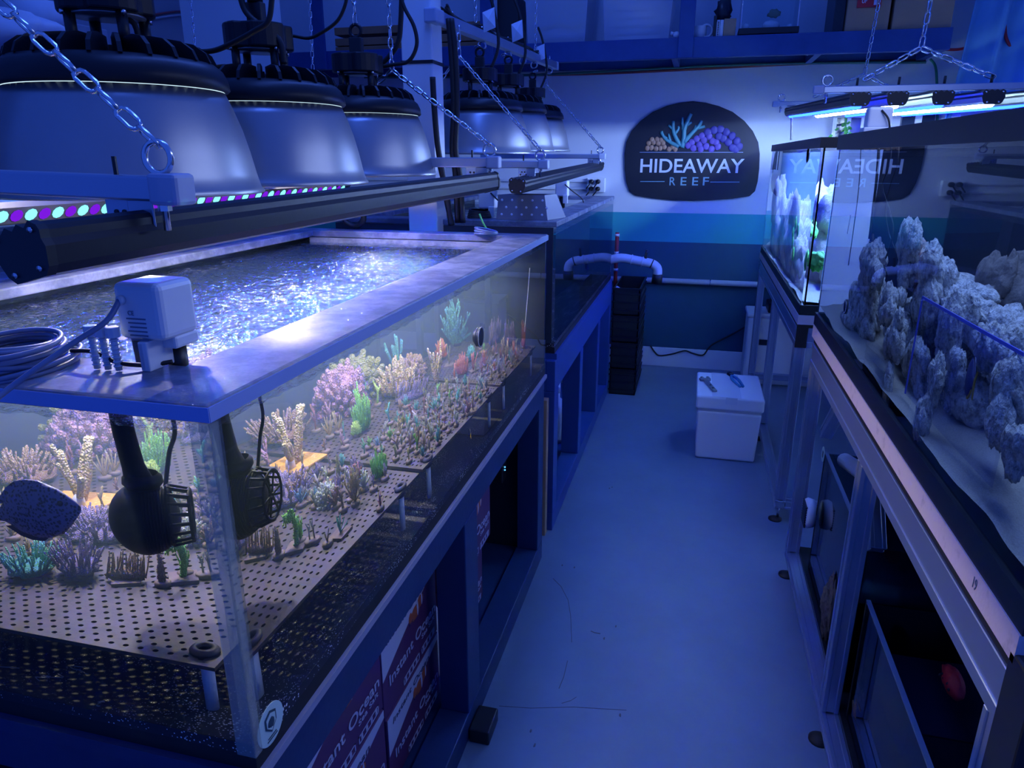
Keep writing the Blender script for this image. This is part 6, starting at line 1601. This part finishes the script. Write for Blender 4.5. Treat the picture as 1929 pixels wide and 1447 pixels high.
tag(MB().blob((.495, c.y, .25), (.02, .06, .11), 4, .4, 2.5, 16).build('driftwood', M_BARK, None, True), 'rough brown driftwood piece behind the middle right leg', 'wood')
c = at_x(1640, 1290, .52)
tag(MB().blob((.53, c.y, .23), (.03, .10, .08), 8, .35, 2.5, 16).build('driftwood', M_BARK, None, True), 'dark brown driftwood inside the near sump', 'wood')
c = at_z(1795, 1285, .44)
rd = thing('sponge', 'red perforated sponge holder on the near sump', 'sponge', c)
MB().blob((c.x, c.y, c.z), (.02, .05, .03), 5, .15, 2, 14).build('sponge_body', mat('sponge_red', (.5, .02, .04), .6, bump=(60, .4)), rd, True)
for k in range(6): MB().blob((c.x - .017, c.y - .03 + .012 * k, c.z + .008 * math.sin(k * 2.2)), (.004, .003, .004), k, .1, 1, 5).build('sponge_hole', M_DARK, rd, True)

# ------------------------------------------------------------------ foam box with tools, white bin
fb = thing('foam_box', 'white foam shipping box with lid on the aisle floor', 'box', (.245, 3.98, 0))
bx0, bx1, by0, by1 = .075, .412, 3.77, 4.22
vs = []
for z, k in ((.002, .93), (.285, 1.0)):
    for a, b in ((-1, -1), (1, -1), (1, 1), (-1, 1)):
        vs.append(((bx0 + bx1) / 2 + a * (bx1 - bx0) / 2 * k, (by0 + by1) / 2 + b * (by1 - by0) / 2 * k, z))
MB().add(vs, [(3, 2, 1, 0), (4, 5, 6, 7), (0, 1, 5, 4), (1, 2, 6, 5), (2, 3, 7, 6), (3, 0, 4, 7)]).build('box_body', M_STYRO, fb, False, .012, 3)
MB().box(bx0 - .008, bx1 + .008, by0 - .008, by1 + .008, .297, .372).build('lid', M_STYRO, fb, False, .012, 3)
MB().box(bx0 + .004, bx1 - .004, by0 + .004, by1 - .004, .284, .298).build('lid_seam', mat('foam_gap_shade', (.6, .6, .64), .6), fb)  # greyer foam colour stands in for shade in the lid gap
M_TAPE = mat('clear_tape', (.8, .82, .86), .15)
MB().box(.22, .28, by0 - .0088, by0 - .0078, .335, .373).build('tape', M_TAPE, fb)
MB().box(.15, .30, by0 - .004, by1, .3722, .3728).build('tape', M_TAPE, fb)
zt3 = .374
M_STEEL = mat('tool_steel', (.35, .36, .38), .35, .9)
wr = thing('wrench', 'adjustable steel wrench lying on the foam box lid', 'wrench', (.16, 3.93, zt3))
h0, h1 = at_z(1328, 715, zt3 + .006), at_z(1347, 737, zt3 + .006)
MB().bar(h0, h1, .026, .01).build('handle', M_STEEL, wr, False, .003)
for k in range(2): MB().cyl(h0 + (h1 - h0) * (.55 + .25 * k) + Vector((0, 0, .0045)), h0 + (h1 - h0) * (.55 + .25 * k) + Vector((0, 0, .0065)), .006, 8).build('handle_hole', M_DARK, wr)
d_ = (h0 - h1).normalized(); n_ = Vector((-d_.y, d_.x, 0))
MB().bar(h0 - n_ * .03, h0 + n_ * .03, .03, .014).build('jaw_head', M_STEEL, wr, False, .003)
for s_i in (-.026, .008): MB().bar(h0 + n_ * s_i, h0 + n_ * s_i + d_ * .045, .014, .012).build('jaw', M_STEEL, wr, False, .002)
pr = thing('pliers', 'blue handled pliers lying on the foam box lid', 'pliers', (.3, 4.05, zt3))
j0, j1 = at_z(1378, 707, zt3 + .006), at_z(1397, 728, zt3 + .006)
d_ = (j1 - j0).normalized(); n_ = Vector((-d_.y, d_.x, 0)); M_PLB = mat('grip_blue', (.03, .22, .42), .45)
for s_i in (-1, 1):
    MB().tube(catmull([j0, j0 + d_ * .05 + n_ * .014 * s_i, j0 + d_ * .11 + n_ * .016 * s_i, j1 + n_ * .008 * s_i], 4), .008, 8).build('grip', M_PLB, pr, True)
    MB().tube([j0 - n_ * .004 * s_i, j0 - d_ * .03 - n_ * .012 * s_i, j0 - d_ * .06 - n_ * .004 * s_i], [.009, .009, .005], 8).build('plier_jaw', M_BLACKM, pr, True)
MB().cyl(j0 - Vector((0, 0, .008)), j0 + Vector((0, 0, .01)), .012, 12).build('pivot', M_BLACKM, pr, True)
wb = thing('white_bin', 'tall white bin behind the far right stand', 'bin', (.62, 5.4, 0))
MB().box(.41, .95, 5.28, 5.55, 0, .50).build('bin_body', M_STYRO, wb, False, .015, 3)
MB().box(.40, .96, 5.27, 5.56, .50, .53).build('bin_lid', M_STYRO, wb, False, .01)
MB().box(.5, .56, 5.272, 5.281, .3, .34).build('handle_slot', M_DARK, wb)
tag(MB().box(.54, .78, 5.3, 5.5, .53, .60).build('device', M_BLACK, None, False, .01), 'black device lying on the tall white bin', 'device')

# added, unseen housings for the fill lights above the frame
for nm, lb, (x, y, z), (sx_, sy_) in (('added_light_panel', 'added unseen light panel over the near right tank', (.78, 1.55, 2.155), (.54, 1.54)), ('added_light_panel', 'added unseen light panel high above the left aisle edge', (-.70, 2.2, 3.605), (.29, 3.04))):
    t = thing(nm, lb, 'light', (x, y, z))
    MB().box(x - sx_ / 2, x + sx_ / 2, y - sy_ / 2, y + sy_ / 2, z, z + .03).build('panel_housing', M_BLACKM, t, False, .004)
    for e in (-1, 1): MB().cyl((x, y + e * sy_ * .4, z + .03), (x, y + e * sy_ * .4, z + .4), .003, 6).build('hanger_wire', M_CHROME, t)
